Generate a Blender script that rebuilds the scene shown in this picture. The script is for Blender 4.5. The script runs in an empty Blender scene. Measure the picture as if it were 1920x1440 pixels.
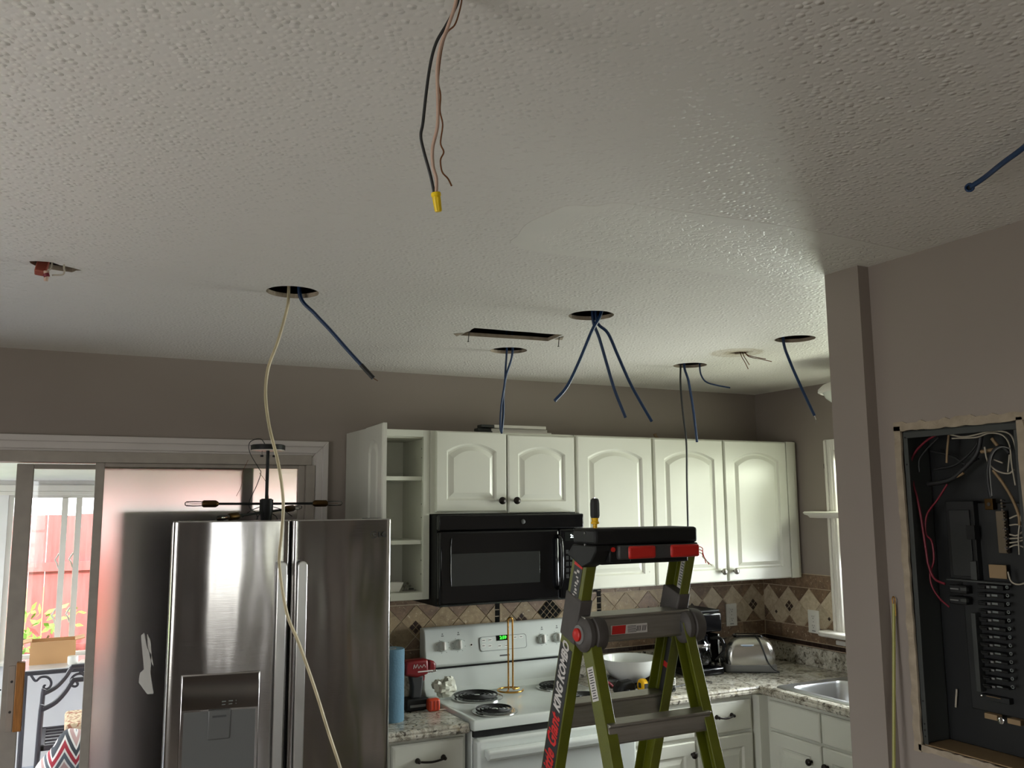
import bpy, bmesh, math, random
from mathutils import Vector, Matrix
random.seed(7)
SC = bpy.context.scene
COL = SC.collection

# ------------------------------------------------------------------ camera
CAM = Vector((-3.6789, -4.0354, 1.8058))
YAW, PITCH, ROLL, FPX = math.radians(26.8089), math.radians(7.8017), math.radians(-0.4498), 1646.48
FWD = Vector((math.sin(YAW)*math.cos(PITCH), math.cos(YAW)*math.cos(PITCH), math.sin(PITCH)))
_r = Vector((math.cos(YAW), -math.sin(YAW), 0)); _u = _r.cross(FWD)
RGT = _r*math.cos(ROLL)+_u*math.sin(ROLL); UPV = -_r*math.sin(ROLL)+_u*math.cos(ROLL)
cd = bpy.data.cameras.new('camera'); cam = bpy.data.objects.new('camera', cd); COL.objects.link(cam)
cam.matrix_world = Matrix(((RGT.x, UPV.x, -FWD.x, CAM.x), (RGT.y, UPV.y, -FWD.y, CAM.y), (RGT.z, UPV.z, -FWD.z, CAM.z), (0, 0, 0, 1)))
cd.sensor_width = 36; cd.lens = FPX/1920*36; cd.clip_start = .02
SC.camera = cam
_cy = SC.cycles
_cy.max_bounces = 6; _cy.diffuse_bounces = 3; _cy.glossy_bounces = 3; _cy.transmission_bounces = 4; _cy.transparent_max_bounces = 8
_cy.caustics_refractive = False; _cy.caustics_reflective = False; _cy.use_adaptive_sampling = True; _cy.adaptive_threshold = .04

# ------------------------------------------------------------------ world, sun, daylight in the windows, exposure
SC.view_settings.view_transform = 'Standard'; SC.view_settings.look = 'None'
SC.view_settings.gamma = 1; SC.view_settings.use_curve_mapping = False
SC.view_settings.exposure = -0.28
w = bpy.data.worlds.new('sky'); SC.world = w; w.use_nodes = True
wn = w.node_tree.nodes; wl = w.node_tree.links
bg = wn['Background']; tc = wn.new('ShaderNodeTexCoord'); sp = wn.new('ShaderNodeSeparateXYZ'); rp = wn.new('ShaderNodeValToRGB')
wl.new(tc.outputs['Generated'], sp.inputs[0]); mp = wn.new('ShaderNodeMapRange')
mp.inputs[1].default_value = -1; mp.inputs[2].default_value = 1
wl.new(sp.outputs['Z'], mp.inputs[0]); wl.new(mp.outputs[0], rp.inputs[0])
e = rp.color_ramp.elements
e[0].position = .47; e[0].color = (.28, .285, .26, 1); e[1].position = .53; e[1].color = (.93, .97, 1, 1)
wl.new(rp.outputs[0], bg.inputs[0]); bg.inputs[1].default_value = 12.0

def lamp(name, kind, loc, rot=None, look=None, **kw):
    d = bpy.data.lights.new(name, kind); o = bpy.data.objects.new(name, d); COL.objects.link(o); o.location = loc
    if look is not None: o.rotation_euler = Vector(look).to_track_quat('-Z', 'Y').to_euler()
    for k, v in kw.items(): setattr(d, k, v)
    return o
lamp('sun', 'SUN', (0, 0, 8), look=(.25, .75, -.62), energy=10.0, angle=.01, color=(1, .96, .88))
# daylight at the kitchen window over the sink (upper sash looks into trees, lower sash at open yard)
lamp('daylight_kitchen_upper', 'AREA', (.10, -1.13, 1.79), look=(-1, 0, -.4), shape='RECTANGLE', size=1.02, size_y=.50, energy=30, color=(.92, 1, .78))
lamp('daylight_kitchen_lower', 'AREA', (.10, -1.13, 1.32), look=(-1, 0, -.4), shape='RECTANGLE', size=1.02, size_y=.34, energy=46, color=(.92, .98, 1))
# daylight at the living-room windows behind and left of the camera
lamp('daylight_living_a', 'AREA', (-6.08, -3.0, 1.40), look=(1, 0, .6), shape='RECTANGLE', size=1.3, size_y=1.2, energy=25, color=(1, .97, .95))
lamp('daylight_living_b', 'AREA', (-4.25, -6.86, 1.40), look=(0, 1, .2), shape='RECTANGLE', size=.38, size_y=1.25, energy=4.5, color=(1, .97, .95))
lamp('daylight_living_c', 'AREA', (-3.02, -6.88, 1.40), look=(0, 1, 0), shape='RECTANGLE', size=.14, size_y=1.3, energy=1.6, color=(.9, 1, .55))
_p = lamp('door_daylight_portal', 'AREA', (-3.5, 3.42, 1.3), look=(0, -1, 0), shape='RECTANGLE', size=3.8, size_y=1.4)
_p.data.cycles.is_portal = True

# ------------------------------------------------------------------ helpers
H = 2.448
def at(px, py, depth): return CAM + (FWD + RGT*((px-960)/FPX) + UPV*((720-py)/FPX))*depth
def on(px, py, ax, v):
    d = FWD + RGT*((px-960)/FPX) + UPV*((720-py)/FPX); i = 'xyz'.index(ax)
    return CAM + d*((v-CAM[i])/d[i])
def depth_of(p): return (Vector(p)-CAM).dot(FWD)
def srgb(r, g, b):
    f = lambda c: (c/255/12.92 if c/255 <= .04045 else ((c/255+.055)/1.055)**2.4)
    return (f(r), f(g), f(b))

class N:
    """tiny node-graph helper"""
    def __init__(s, m): s.t = m.node_tree; s.n = s.t.nodes; s.l = s.t.links
    def new(s, typ, **kw):
        x = s.n.new(typ)
        for k, v in kw.items():
            if k.startswith('i_'):
                key = k[2:]; key = int(key) if key.isdigit() else key
                s.put(x.inputs[key], v)
            else: setattr(x, k, v)
        return x
    def put(s, sock, v):
        if hasattr(v, 'is_linked') or isinstance(v, bpy.types.NodeSocket): s.l.new(v, sock)
        elif isinstance(v, bpy.types.Node): s.l.new(v.outputs[0], sock)
        else:
            if isinstance(v, tuple) and len(v) == 3 and sock.type == 'RGBA': v = (*v, 1)
            sock.default_value = v
    def m(s, op, a, b=0.0, c=None):
        x = s.n.new('ShaderNodeMath'); x.operation = op; s.put(x.inputs[0], a); s.put(x.inputs[1], b)
        if c is not None: s.put(x.inputs[2], c)
        return x.outputs[0]
    def mix(s, f, a, b):
        x = s.n.new('ShaderNodeMix'); x.data_type = 'RGBA'; s.put(x.inputs[0], f); s.put(x.inputs[6], a); s.put(x.inputs[7], b); return x.outputs[2]
    def ramp(s, v, *st):
        x = s.n.new('ShaderNodeValToRGB'); s.put(x.inputs[0], v); e = x.color_ramp.elements
        while len(e) < len(st): e.new(.5)
        for k, (p, c) in enumerate(st):
            e[k].position = p; e[k].color = (*c, 1) if isinstance(c, tuple) else (c, c, c, 1)
        return x.outputs[0]
    def noise(s, vec, scale, detail=3, rough=.5, dist=0):
        return s.new('ShaderNodeTexNoise', i_Vector=vec, i_Scale=float(scale), i_Detail=float(detail), i_Roughness=float(rough), i_Distortion=float(dist)).outputs[0]

MATS = {}
def mat(name, rgb=(.8, .8, .8), rough=.5, metal=0.0, var=0.0, vscale=6.0, bump=0.0, bscale=60.0, coat=0.0, emis=0.0, rand=0.0, spec=.5, stretch=None, aniso=0.0):
    if name in MATS: return MATS[name]
    m = bpy.data.materials.new(name); m.use_nodes = True; MATS[name] = m
    b = m.node_tree.nodes['Principled BSDF']; g = N(m)
    b.inputs['Base Color'].default_value = (*rgb, 1); b.inputs['Roughness'].default_value = rough; b.inputs['Metallic'].default_value = metal
    b.inputs['Coat Weight'].default_value = coat; b.inputs['Specular IOR Level'].default_value = spec
    if aniso: b.inputs['Anisotropic'].default_value = aniso
    tcn = g.new('ShaderNodeTexCoord'); vec = tcn.outputs['Object']
    if stretch:
        vec = g.new('ShaderNodeMapping', i_Vector=vec, i_Scale=stretch).outputs[0]
    col = None
    v = var or .03
    nz = g.noise(vec, vscale, 1.5)
    col = g.mix(g.ramp(nz, (.3, 0.0), (.7, 1.0)), tuple(c*(1-v) for c in rgb), tuple(min(1, c*(1+v)) for c in rgb))
    if rand:
        oi = g.new('ShaderNodeObjectInfo')
        k = g.m('MULTIPLY_ADD', oi.outputs['Random'], 2*rand, 1-rand)
        hs = g.new('ShaderNodeHueSaturation', i_Color=col, i_Value=k); col = hs.outputs[0]
    g.put(b.inputs['Base Color'], col)
    if bump:
        bp = g.new('ShaderNodeBump', i_Height=g.noise(vec, bscale, 1), i_Strength=float(bump), i_Distance=.004)
        g.put(b.inputs['Normal'], bp)
    if emis:
        b.inputs['Emission Color'].default_value = (*rgb, 1); b.inputs['Emission Strength'].default_value = emis
    return m

def cat(pts, k=6):
    """Catmull-Rom resample"""
    P = [Vector(p) for p in pts]; out = []
    if len(P) < 3: return P
    for i in range(len(P)-1):
        a = P[i-1] if i else P[0]*2-P[1]; b = P[i]; c = P[i+1]; d = P[i+2] if i+2 < len(P) else P[-1]*2-P[-2]
        for j in range(k):
            t = j/k
            out.append(.5*((2*b)+(c-a)*t+(2*a-5*b+4*c-d)*t*t+(3*b-a-3*c+d)*t**3))
    out.append(P[-1]); return out

class MB:
    def __init__(s): s.v = []; s.f = []
    def add(s, vs, fs):
        o = len(s.v); s.v += [Vector(p) for p in vs]; s.f += [tuple(i+o for i in f) for f in fs]; return s
    def box(s, x0, y0, z0, x1, y1, z1):
        x0, x1 = min(x0, x1), max(x0, x1); y0, y1 = min(y0, y1), max(y0, y1); z0, z1 = min(z0, z1), max(z0, z1)
        return s.add([(x0, y0, z0), (x1, y0, z0), (x1, y1, z0), (x0, y1, z0), (x0, y0, z1), (x1, y0, z1), (x1, y1, z1), (x0, y1, z1)],
                     [(0, 3, 2, 1), (4, 5, 6, 7), (0, 1, 5, 4), (1, 2, 6, 5), (2, 3, 7, 6), (3, 0, 4, 7)])
    def obox(s, c, ax, ay, az):
        c, ax, ay, az = map(Vector, (c, ax, ay, az)); vs = []
        for k in (-1, 1):
            for (i, j) in ((-1, -1), (1, -1), (1, 1), (-1, 1)): vs.append(c+ax*i+ay*j+az*k)
        return s.add(vs, [(0, 3, 2, 1), (4, 5, 6, 7), (0, 1, 5, 4), (1, 2, 6, 5), (2, 3, 7, 6), (3, 0, 4, 7)])
    def beam(s, p0, p1, wdir, w, d):
        """rectangular bar p0->p1; w along wdir, d along the third axis"""
        p0, p1 = Vector(p0), Vector(p1); a = (p1-p0); t = a.normalized(); wd = Vector(wdir); wd = (wd-t*wd.dot(t)).normalized(); e3 = t.cross(wd)
        return s.obox((p0+p1)/2, wd*(w/2), e3*(d/2), a/2)
    def ring(s, c, a, b, r, n):
        return [c+a*(r*math.cos(2*math.pi*i/n))+b*(r*math.sin(2*math.pi*i/n)) for i in range(n)]
    def loft(s, rings, cap=True, close=False):
        o = len(s.v); n = len(rings[0])
        for r in rings: s.v += [Vector(p) for p in r]
        m = len(rings)
        for k in range(m if close else m-1):
            k2 = (k+1) % m
            for i in range(n):
                j = (i+1) % n; s.f.append((o+k*n+i, o+k*n+j, o+k2*n+j, o+k2*n+i))
        if cap and not close:
            s.f.append(tuple(o+i for i in reversed(range(n)))); s.f.append(tuple(o+(m-1)*n+i for i in range(n)))
        return s
    def cyl(s, p0, p1, r0, r1=None, n=16, cap=True):
        p0, p1 = Vector(p0), Vector(p1); r1 = r0 if r1 is None else r1
        t = (p1-p0).normalized(); a = t.orthogonal().normalized(); b = t.cross(a)
        return s.loft([s.ring(p0, a, b, r0, n), s.ring(p1, a, b, r1, n)], cap)
    def tube(s, pts, r, n=8, k=6, flat=1.0, close=False):
        P = cat(pts, k) if k > 1 else [Vector(p) for p in pts]
        rr = r if callable(r) else (lambda t: r)
        t0 = (P[1]-P[0]).normalized(); a = t0.orthogonal().normalized(); rings = []
        for i, p in enumerate(P):
            t = (P[min(i+1, len(P)-1)]-P[max(i-1, 0)])
            t = t.normalized() if t.length > 1e-9 else t0
            a = (a-t*a.dot(t)).normalized(); b = t.cross(a); q = rr(i/(len(P)-1))
            rings.append([p+a*(q*math.cos(2*math.pi*j/n))+b*(q*flat*math.sin(2*math.pi*j/n)) for j in range(n)])
        return s.loft(rings, True, close)
    def lathe(s, prof, c=(0, 0, 0), n=24, axis=(0, 0, 1), cap=True):
        c = Vector(c); t = Vector(axis).normalized(); a = t.orthogonal().normalized(); b = t.cross(a)
        return s.loft([s.ring(c+t*z, a, b, max(r, 1e-4), n) for r, z in prof], cap)
    def prism(s, poly, o, ax, ay, az):
        """2-D polygon in (ax,ay), extruded by vector az"""
        o, ax, ay, az = map(Vector, (o, ax, ay, az)); n = len(poly)
        vs = [o+ax*p[0]+ay*p[1] for p in poly]+[o+ax*p[0]+ay*p[1]+az for p in poly]
        fs = [tuple(reversed(range(n))), tuple(range(n, 2*n))]+[(i, (i+1) % n, n+(i+1) % n, n+i) for i in range(n)]
        return s.add(vs, fs)
    def ball(s, c, r, sc=(1, 1, 1), n=14, m=8):
        c = Vector(c); rings = []
        for k in range(m+1):
            th = math.pi*k/m; q = max(math.sin(th), 1e-3)
            rings.append([c+Vector((r*sc[0]*q*math.cos(2*math.pi*i/n), r*sc[1]*q*math.sin(2*math.pi*i/n), -r*sc[2]*math.cos(th))) for i in range(n)])
        return s.loft(rings, True)
    def grid(s, fn, nu, nv):
        o = len(s.v)
        for i in range(nu+1):
            for j in range(nv+1): s.v.append(Vector(fn(i/nu, j/nv)))
        for i in range(nu):
            for j in range(nv):
                a = o+i*(nv+1)+j; s.f.append((a, a+nv+1, a+nv+2, a+1))
        return s
    def build(s, name, m, parent=None, bevel=0.0, smooth=35, seg=2, origin=None, label=None, solid=0.0, subsurf=0):
        me = bpy.data.meshes.new(name)
        off = ORG.get(parent.name, Vector()) if parent else (Vector(origin) if origin is not None else Vector())
        me.from_pydata([v-off for v in s.v], [], s.f)
        bm = bmesh.new(); bm.from_mesh(me); bmesh.ops.recalc_face_normals(bm, faces=bm.faces); bm.to_mesh(me); bm.free()
        o = bpy.data.objects.new(name, me); COL.objects.link(o)
        me.materials.append(m if isinstance(m, bpy.types.Material) else MATS[m])
        if smooth:
            for p in me.polygons: p.use_smooth = True
            me.set_sharp_from_angle(angle=math.radians(smooth))
        if solid:
            md = o.modifiers.new('thick', 'SOLIDIFY'); md.thickness = solid; md.offset = 0
        if subsurf:
            md = o.modifiers.new('sub', 'SUBSURF'); md.levels = subsurf; md.render_levels = subsurf
        if bevel:
            md = o.modifiers.new('bevel', 'BEVEL'); md.width = bevel; md.segments = seg; md.limit_method = 'ANGLE'; md.angle_limit = math.radians(40)
            md.harden_normals = False
        if parent: o.parent = parent; ORG[o.name] = off
        else: o.location = off; ORG[o.name] = off
        if label: o['label'] = label
        return o
ORG = {}
def thing(name, label, catg, loc, group=None, rotz=None):
    """Empty at the base; parts are written in world coordinates unless rotz is given (then local)"""
    o = bpy.data.objects.new(name, None); COL.objects.link(o); o.location = loc; o.empty_display_size = .05
    o['label'] = label; o['category'] = catg
    if group: o['group'] = group
    if rotz is None: ORG[o.name] = Vector(loc)
    else: o.rotation_euler = (0, 0, rotz); ORG[o.name] = Vector()
    return o
def tag(o, label, catg, group=None):
    o['label'] = label; o['category'] = catg
    if group: o['group'] = group
    return o
def struct(o): o['kind'] = 'structure'; return o
def sroot(name, loc):
    o = bpy.data.objects.new(name, None); COL.objects.link(o); o.location = loc; o.empty_display_size = .05; ORG[o.name] = Vector(loc); o['kind'] = 'structure'; return o
def text(name, s, m, parent, o, ax, ay, size, ext=.0004, bold=0.0, shear=0.0, align='CENTER', sx=1.0):
    """flat print: lettering as a thin mesh in the plane (ax, ay)"""
    cu = bpy.data.curves.new(name, 'FONT'); cu.body = s; cu.size = size; cu.extrude = ext; cu.offset = bold; cu.shear = shear; cu.align_x = align; cu.align_y = 'CENTER'; cu.resolution_u = 2
    t = bpy.data.objects.new(name, cu); COL.objects.link(t)
    dg = bpy.context.evaluated_depsgraph_get(); me = bpy.data.meshes.new_from_object(t.evaluated_get(dg)); bpy.data.objects.remove(t)
    ax, ay = Vector(ax).normalized(), Vector(ay).normalized(); az = ax.cross(ay); off = ORG.get(parent.name, Vector()); o = Vector(o)
    for v in me.vertices: v.co = o+ax*(v.co.x*sx)+ay*v.co.y+az*v.co.z-off
    me.materials.clear(); me.materials.append(MATS[m]); me.name = name
    ob = bpy.data.objects.new(name, me); COL.objects.link(ob); ob.parent = parent; ORG[ob.name] = off
    return ob
X, Y, Z = Vector((1, 0, 0)), Vector((0, 1, 0)), Vector((0, 0, 1))

# ------------------------------------------------------------------ materials
mat('wall_paint', srgb(146, 135, 127), .75, var=.03, vscale=3, bump=.05, bscale=160)
mat('plaster_raw', srgb(160, 146, 127), .9, var=.14, vscale=30, bump=.5, bscale=90)
mat('cabinet_white', srgb(218, 218, 206), .28, var=.015, bump=.02, bscale=25)
mat('cabinet_inside', srgb(205, 203, 190), .5)
mat('white_trim', srgb(226, 222, 214), .35)
mat('door_metal', srgb(165, 156, 146), .45, var=.06, vscale=20)
mat('black_gloss', (.004, .004, .005), .08, spec=.35)
mat('black_matte', (.009, .009, .009), .5, bump=.05, bscale=300, spec=.25)
mat('black_rubber', (.02, .02, .02), .7)
mat('bronze', (.018, .013, .011), .35, metal=.6)
mat('nickel', (.36, .34, .31), .3, metal=1)
mat('chrome', (.75, .75, .75), .12, metal=1)
mat('brass', srgb(200, 150, 75), .25, metal=1)
mat('aged_brass', srgb(76, 57, 32), .42, metal=1)
mat('appliance_white', srgb(206, 211, 206), .22, coat=.3)
mat('plastic_white', srgb(232, 230, 222), .35)
mat('paper_white', srgb(225, 222, 214), .8)
mat('grey_plastic', srgb(120, 120, 118), .5)
mat('dark_grey', srgb(62, 62, 62), .5)
mat('print_grey', srgb(110, 115, 112), .6)
mat('ladder_green', srgb(90, 94, 9), .45, var=.1, vscale=14, bump=.12, bscale=220)
mat('ladder_grey', srgb(74, 69, 66), .6, var=.08, vscale=30)
mat('aluminium', srgb(150, 146, 138), .38, metal=.75, var=.08, vscale=12, stretch=(1, 12, 12))
mat('ladder_red', srgb(196, 32, 22), .45)
mat('decal_black', (.01, .01, .01), .5)
mat('decal_white', srgb(205, 200, 195), .5)
mat('decal_red', srgb(205, 30, 25), .5)
mat('cable_blue', srgb(11, 46, 86), .42, var=.1)
mat('cable_black', (.012, .012, .013), .5)
mat('cable_white', srgb(196, 182, 148), .5, var=.25, vscale=40, stretch=(1, 1, .2))
mat('wire_pinkish', srgb(190, 160, 142), .5)
mat('wire_nut_yellow', srgb(240, 205, 10), .4)
mat('copper', srgb(120, 80, 55), .4, metal=1)
mat('wood_dark', srgb(96, 70, 48), .85, var=.3, vscale=18)
mat('wood_honey', srgb(172, 112, 44), .5, var=.2, vscale=20, stretch=(8, 8, 1))
mat('oven_glass', (.01, .012, .012), .06)
mat('coil', (.01, .01, .01), .6)
mat('steel_pan', (.55, .55, .54), .18, metal=1)
mat('red_tool', srgb(112, 10, 18), .4)
mat('orange', srgb(190, 60, 24), .45)
mat('yellow', srgb(245, 190, 20), .4)
mat('blue_paper', srgb(86, 120, 140), .85, bump=.3, bscale=120)
mat('panel_grey', srgb(52, 54, 52), .5, var=.1)
mat('panel_dark', srgb(19, 20, 20), .5, var=.1)
mat('breaker_black', (.009, .009, .009), .45, spec=.3)
mat('wire_red', srgb(112, 20, 38), .45)
mat('wire_white', srgb(172, 163, 146), .5)
mat('tan_cable', srgb(140, 116, 84), .6)
mat('cardboard', srgb(205, 160, 112), .85, var=.06)
mat('iron', srgb(72, 70, 76), .45, metal=.4)
mat('screw_dark', (.05, .045, .04), .5, metal=.5)
mat('display_green', srgb(60, 255, 60), .5, emis=2.2)
mat('display_white', srgb(235, 245, 245), .5, emis=2.0)
mat('grass', srgb(96, 130, 50), .9, var=.4, vscale=9)
mat('sunroom_floor', srgb(176, 184, 200), .35)
mat('floor', srgb(122, 112, 103), .45, var=.2, vscale=5, stretch=(1, 8, 1))

def special():
    # ceiling: sprayed splatter of raised specks, a yellowed ring round the old fixture hole
    m = mat('ceiling_paint', srgb(230, 226, 219), .42); g = N(m); b = m.node_tree.nodes['Principled BSDF']
    vec = g.new('ShaderNodeTexCoord').outputs['Object']; sx = g.new('ShaderNodeSeparateXYZ', i_Vector=vec)
    x, y = sx.outputs[0], sx.outputs[1]
    vo = g.new('ShaderNodeTexVoronoi', feature='F1', i_Vector=g.new('ShaderNodeMapping', i_Vector=vec, i_Rotation=(.3, .5, .6)).outputs[0], i_Scale=88.0)
    amp = g.new('ShaderNodeSeparateXYZ', i_Vector=vo.outputs['Color']).outputs[0]
    g.put(b.inputs['Normal'], g.new('ShaderNodeBump', i_Height=g.m('MULTIPLY', g.ramp(vo.outputs['Distance'], (.08, 1.0), (.62, 0.0)), g.m('POWER', amp, 1.6)), i_Strength=.75, i_Distance=.0036))
    r = g.m('SQRT', g.m('ADD', g.m('POWER', g.m('SUBTRACT', x, -1.12), 2.0), g.m('POWER', g.m('SUBTRACT', y, -1.13), 2.0)))
    st = g.ramp(g.m('ADD', r, g.m('MULTIPLY', amp, .012)), (.0, .75), (.06, .55), (.085, .25), (.105, .5), (.125, 0.0))
    g.put(b.inputs['Base Color'], g.mix(st, srgb(230, 226, 219), srgb(158, 136, 88)))
    # skimmed patch: smooth feathered rim, flattened coarser splatter inside
    m = mat('ceiling_patch', srgb(235, 232, 224), .45); g = N(m); b = m.node_tree.nodes['Principled BSDF']
    vec = g.new('ShaderNodeTexCoord').outputs['Object']; sx = g.new('ShaderNodeSeparateXYZ', i_Vector=vec)
    qx = g.m('MAXIMUM', g.m('SUBTRACT', g.m('ABSOLUTE', g.m('SUBTRACT', sx.outputs[0], -2.2)), .38), 0.0)
    qy = g.m('MAXIMUM', g.m('SUBTRACT', g.m('ABSOLUTE', g.m('SUBTRACT', sx.outputs[1], -2.33)), .06), 0.0)
    d = g.m('ADD', g.m('SQRT', g.m('ADD', g.m('MULTIPLY', qx, qx), g.m('MULTIPLY', qy, qy))), g.m('MULTIPLY_ADD', g.noise(vec, 7, 1), .14, -.07))
    core = g.new('ShaderNodeMapRange', i_0=d, i_1=.085, i_2=.125, i_3=1.0, i_4=0.0).outputs[0]
    coarse = g.ramp(g.noise(vec, 62, 1.5, .5, .6), (.38, 0.0), (.5, 1.0))
    g.put(b.inputs['Normal'], g.new('ShaderNodeBump', i_Height=g.m('MULTIPLY', coarse, core), i_Strength=.5, i_Distance=.0026))
    # mottled granite-look laminate
    m = mat('granite', (.5, .5, .5), .22, coat=.2); g = N(m); b = m.node_tree.nodes['Principled BSDF']
    vec = g.new('ShaderNodeTexCoord').outputs['Object']
    a = g.noise(vec, 16, 4, .68, .7); c = g.noise(vec, 55, 2.5, .6, .4); k = g.noise(vec, 9, 3, .6, .8)
    col = g.ramp(a, (.32, srgb(98, 90, 78)), (.45, srgb(168, 162, 148)), (.56, srgb(208, 204, 192)), (.7, srgb(176, 164, 140)))
    col = g.mix(g.ramp(c, (.56, 0.0), (.66, .85)), col, srgb(58, 52, 46)); col = g.mix(g.ramp(k, (.58, 0.0), (.72, .5)), col, srgb(120, 112, 98))
    g.put(b.inputs['Base Color'], col)
    # travertine
    for nm, c1, c2 in (('tile_cream', srgb(200, 187, 162), srgb(172, 155, 128)), ('tile_brown', srgb(138, 114, 90), srgb(106, 84, 66)), ('tile_tan', srgb(164, 144, 110), srgb(130, 110, 82))):
        m = mat(nm, c1, .5); g = N(m); b = m.node_tree.nodes['Principled BSDF']
        oi = g.new('ShaderNodeObjectInfo'); tcn = g.new('ShaderNodeTexCoord')
        vec = g.new('ShaderNodeVectorMath', operation='ADD', i_0=tcn.outputs['Object'], i_1=oi.outputs['Random']).outputs[0]
        n1 = g.noise(vec, 26, 6, .65, .8); n2 = g.noise(vec, 70, 3, .6, .5)
        col = g.mix(g.ramp(n1, (.35, 0.0), (.65, 1.0)), c1, c2)
        col = g.mix(g.ramp(n2, (.62, 0.0), (.72, .8)), col, srgb(214, 200, 172))
        hs = g.new('ShaderNodeHueSaturation', i_Color=col, i_Value=g.m('MULTIPLY_ADD', oi.outputs['Random'], .3, .85)); g.put(b.inputs['Base Color'], hs.outputs[0])
        g.put(b.inputs['Normal'], g.new('ShaderNodeBump', i_Height=n1, i_Strength=.25, i_Distance=.002))
    mat('tile_dark', srgb(52, 36, 30), .3, rand=.35, var=.2, vscale=60); mat('tile_black', (.008, .008, .008), .15, rand=.3)
    mat('grout', srgb(188, 172, 146), .85, var=.06, vscale=40)
    # brushed stainless
    m = mat('stainless', (.45, .435, .425), .22, metal=1); g = N(m); b = m.node_tree.nodes['Principled BSDF']
    vec = g.new('ShaderNodeTexCoord').outputs['Object']
    fine = g.noise(g.new('ShaderNodeMapping', i_Vector=vec, i_Scale=(2, 2, 220)).outputs[0], 4, 2)
    wav = g.noise(g.new('ShaderNodeMapping', i_Vector=vec, i_Scale=(1, 1, .22)).outputs[0], 5.5, 1.5)
    b1 = g.new('ShaderNodeBump', i_Height=wav, i_Strength=.8, i_Distance=.02)
    b2 = g.new('ShaderNodeBump', i_Height=fine, i_Strength=.06, i_Distance=.001, i_Normal=b1.outputs[0])
    g.put(b.inputs['Normal'], b2); g.put(b.inputs['Roughness'], g.m('MULTIPLY_ADD', fine, .10, .11))
    # window glass: thin, lets light straight through
    def glass(nm, tint, fac, rough=.02):
        m = bpy.data.materials.new(nm); m.use_nodes = True; MATS[nm] = m; g = N(m); g.n.clear()
        o = g.new('ShaderNodeOutputMaterial'); t = g.new('ShaderNodeBsdfTransparent', i_Color=tint); s = g.new('ShaderNodeBsdfGlossy', i_Roughness=rough)
        fr = g.new('ShaderNodeFresnel', i_IOR=1.45)
        mx = g.new('ShaderNodeMixShader', i_0=g.m('MULTIPLY', fr.outputs[0], fac), i_1=t.outputs[0], i_2=s.outputs[0]); g.l.new(mx.outputs[0], o.inputs[0]); return m
    glass('glass_clear', (.97, .97, .97), 1.0); glass('glass_bulb', (.95, .95, .95), 1.6, .03); glass('glass_smoky', (.55, .57, .56), 1.5, .04)
    # frosted film: blurs what stands behind it
    m = bpy.data.materials.new('frosted_film'); m.use_nodes = True; MATS['frosted_film'] = m; g = N(m); g.n.clear()
    o = g.new('ShaderNodeOutputMaterial'); t = g.new('ShaderNodeBsdfTranslucent', i_Color=(.95, .86, .83)); rf = g.new('ShaderNodeBsdfRefraction', i_Color=(.99, .93, .9), i_Roughness=.42, i_IOR=1.3); s = g.new('ShaderNodeBsdfGlossy', i_Roughness=.3)
    m1 = g.new('ShaderNodeMixShader', i_0=.78, i_1=t.outputs[0], i_2=rf.outputs[0])
    m2 = g.new('ShaderNodeMixShader', i_0=.04, i_1=m1.outputs[0], i_2=s.outputs[0]); g.l.new(m2.outputs[0], o.inputs[0])
    # red fence boards
    mat('fence_red', srgb(168, 84, 82), .8, var=.18, vscale=6, rand=.12, stretch=(4, 4, .5))
    # chevron throw
    m = mat('chevron', (.8, .8, .8), .9); g = N(m); b = m.node_tree.nodes['Principled BSDF']
    sx = g.new('ShaderNodeSeparateXYZ', i_Vector=g.new('ShaderNodeTexCoord').outputs['Object'])
    zig = g.m('PINGPONG', g.m('MULTIPLY', sx.outputs[0], 9.0), .5)
    v = g.m('FRACT', g.m('ADD', g.m('MULTIPLY', sx.outputs[2], 6.0), zig))
    rp = g.new('ShaderNodeValToRGB', i_0=v); rp.color_ramp.interpolation = 'CONSTANT'; e = rp.color_ramp.elements
    cols = [(0, srgb(235, 230, 226)), (.08, srgb(92, 100, 110)), (.25, srgb(235, 230, 226)), (.33, srgb(172, 44, 62)), (.5, srgb(235, 230, 226)), (.58, srgb(60, 66, 74)), (.75, srgb(235, 230, 226)), (.83, srgb(196, 160, 156))]
    while len(e) < len(cols): e.new(.5)
    for k, (p, c) in enumerate(cols): e[k].position = p; e[k].color = (*c, 1)
    g.put(b.inputs['Base Color'], rp.outputs[0])
    m = mat('floral', (.8, .8, .8), .9); g = N(m); b = m.node_tree.nodes['Principled BSDF']
    vo = g.new('ShaderNodeTexVoronoi', i_Vector=g.new('ShaderNodeTexCoord').outputs['Object'], i_Scale=26.0)
    g.put(b.inputs['Base Color'], g.ramp(vo.outputs['Distance'], (.2, srgb(150, 90, 74)), (.3, srgb(226, 204, 168)), (.55, srgb(228, 208, 176)), (.62, srgb(180, 120, 96))))
special()
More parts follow.
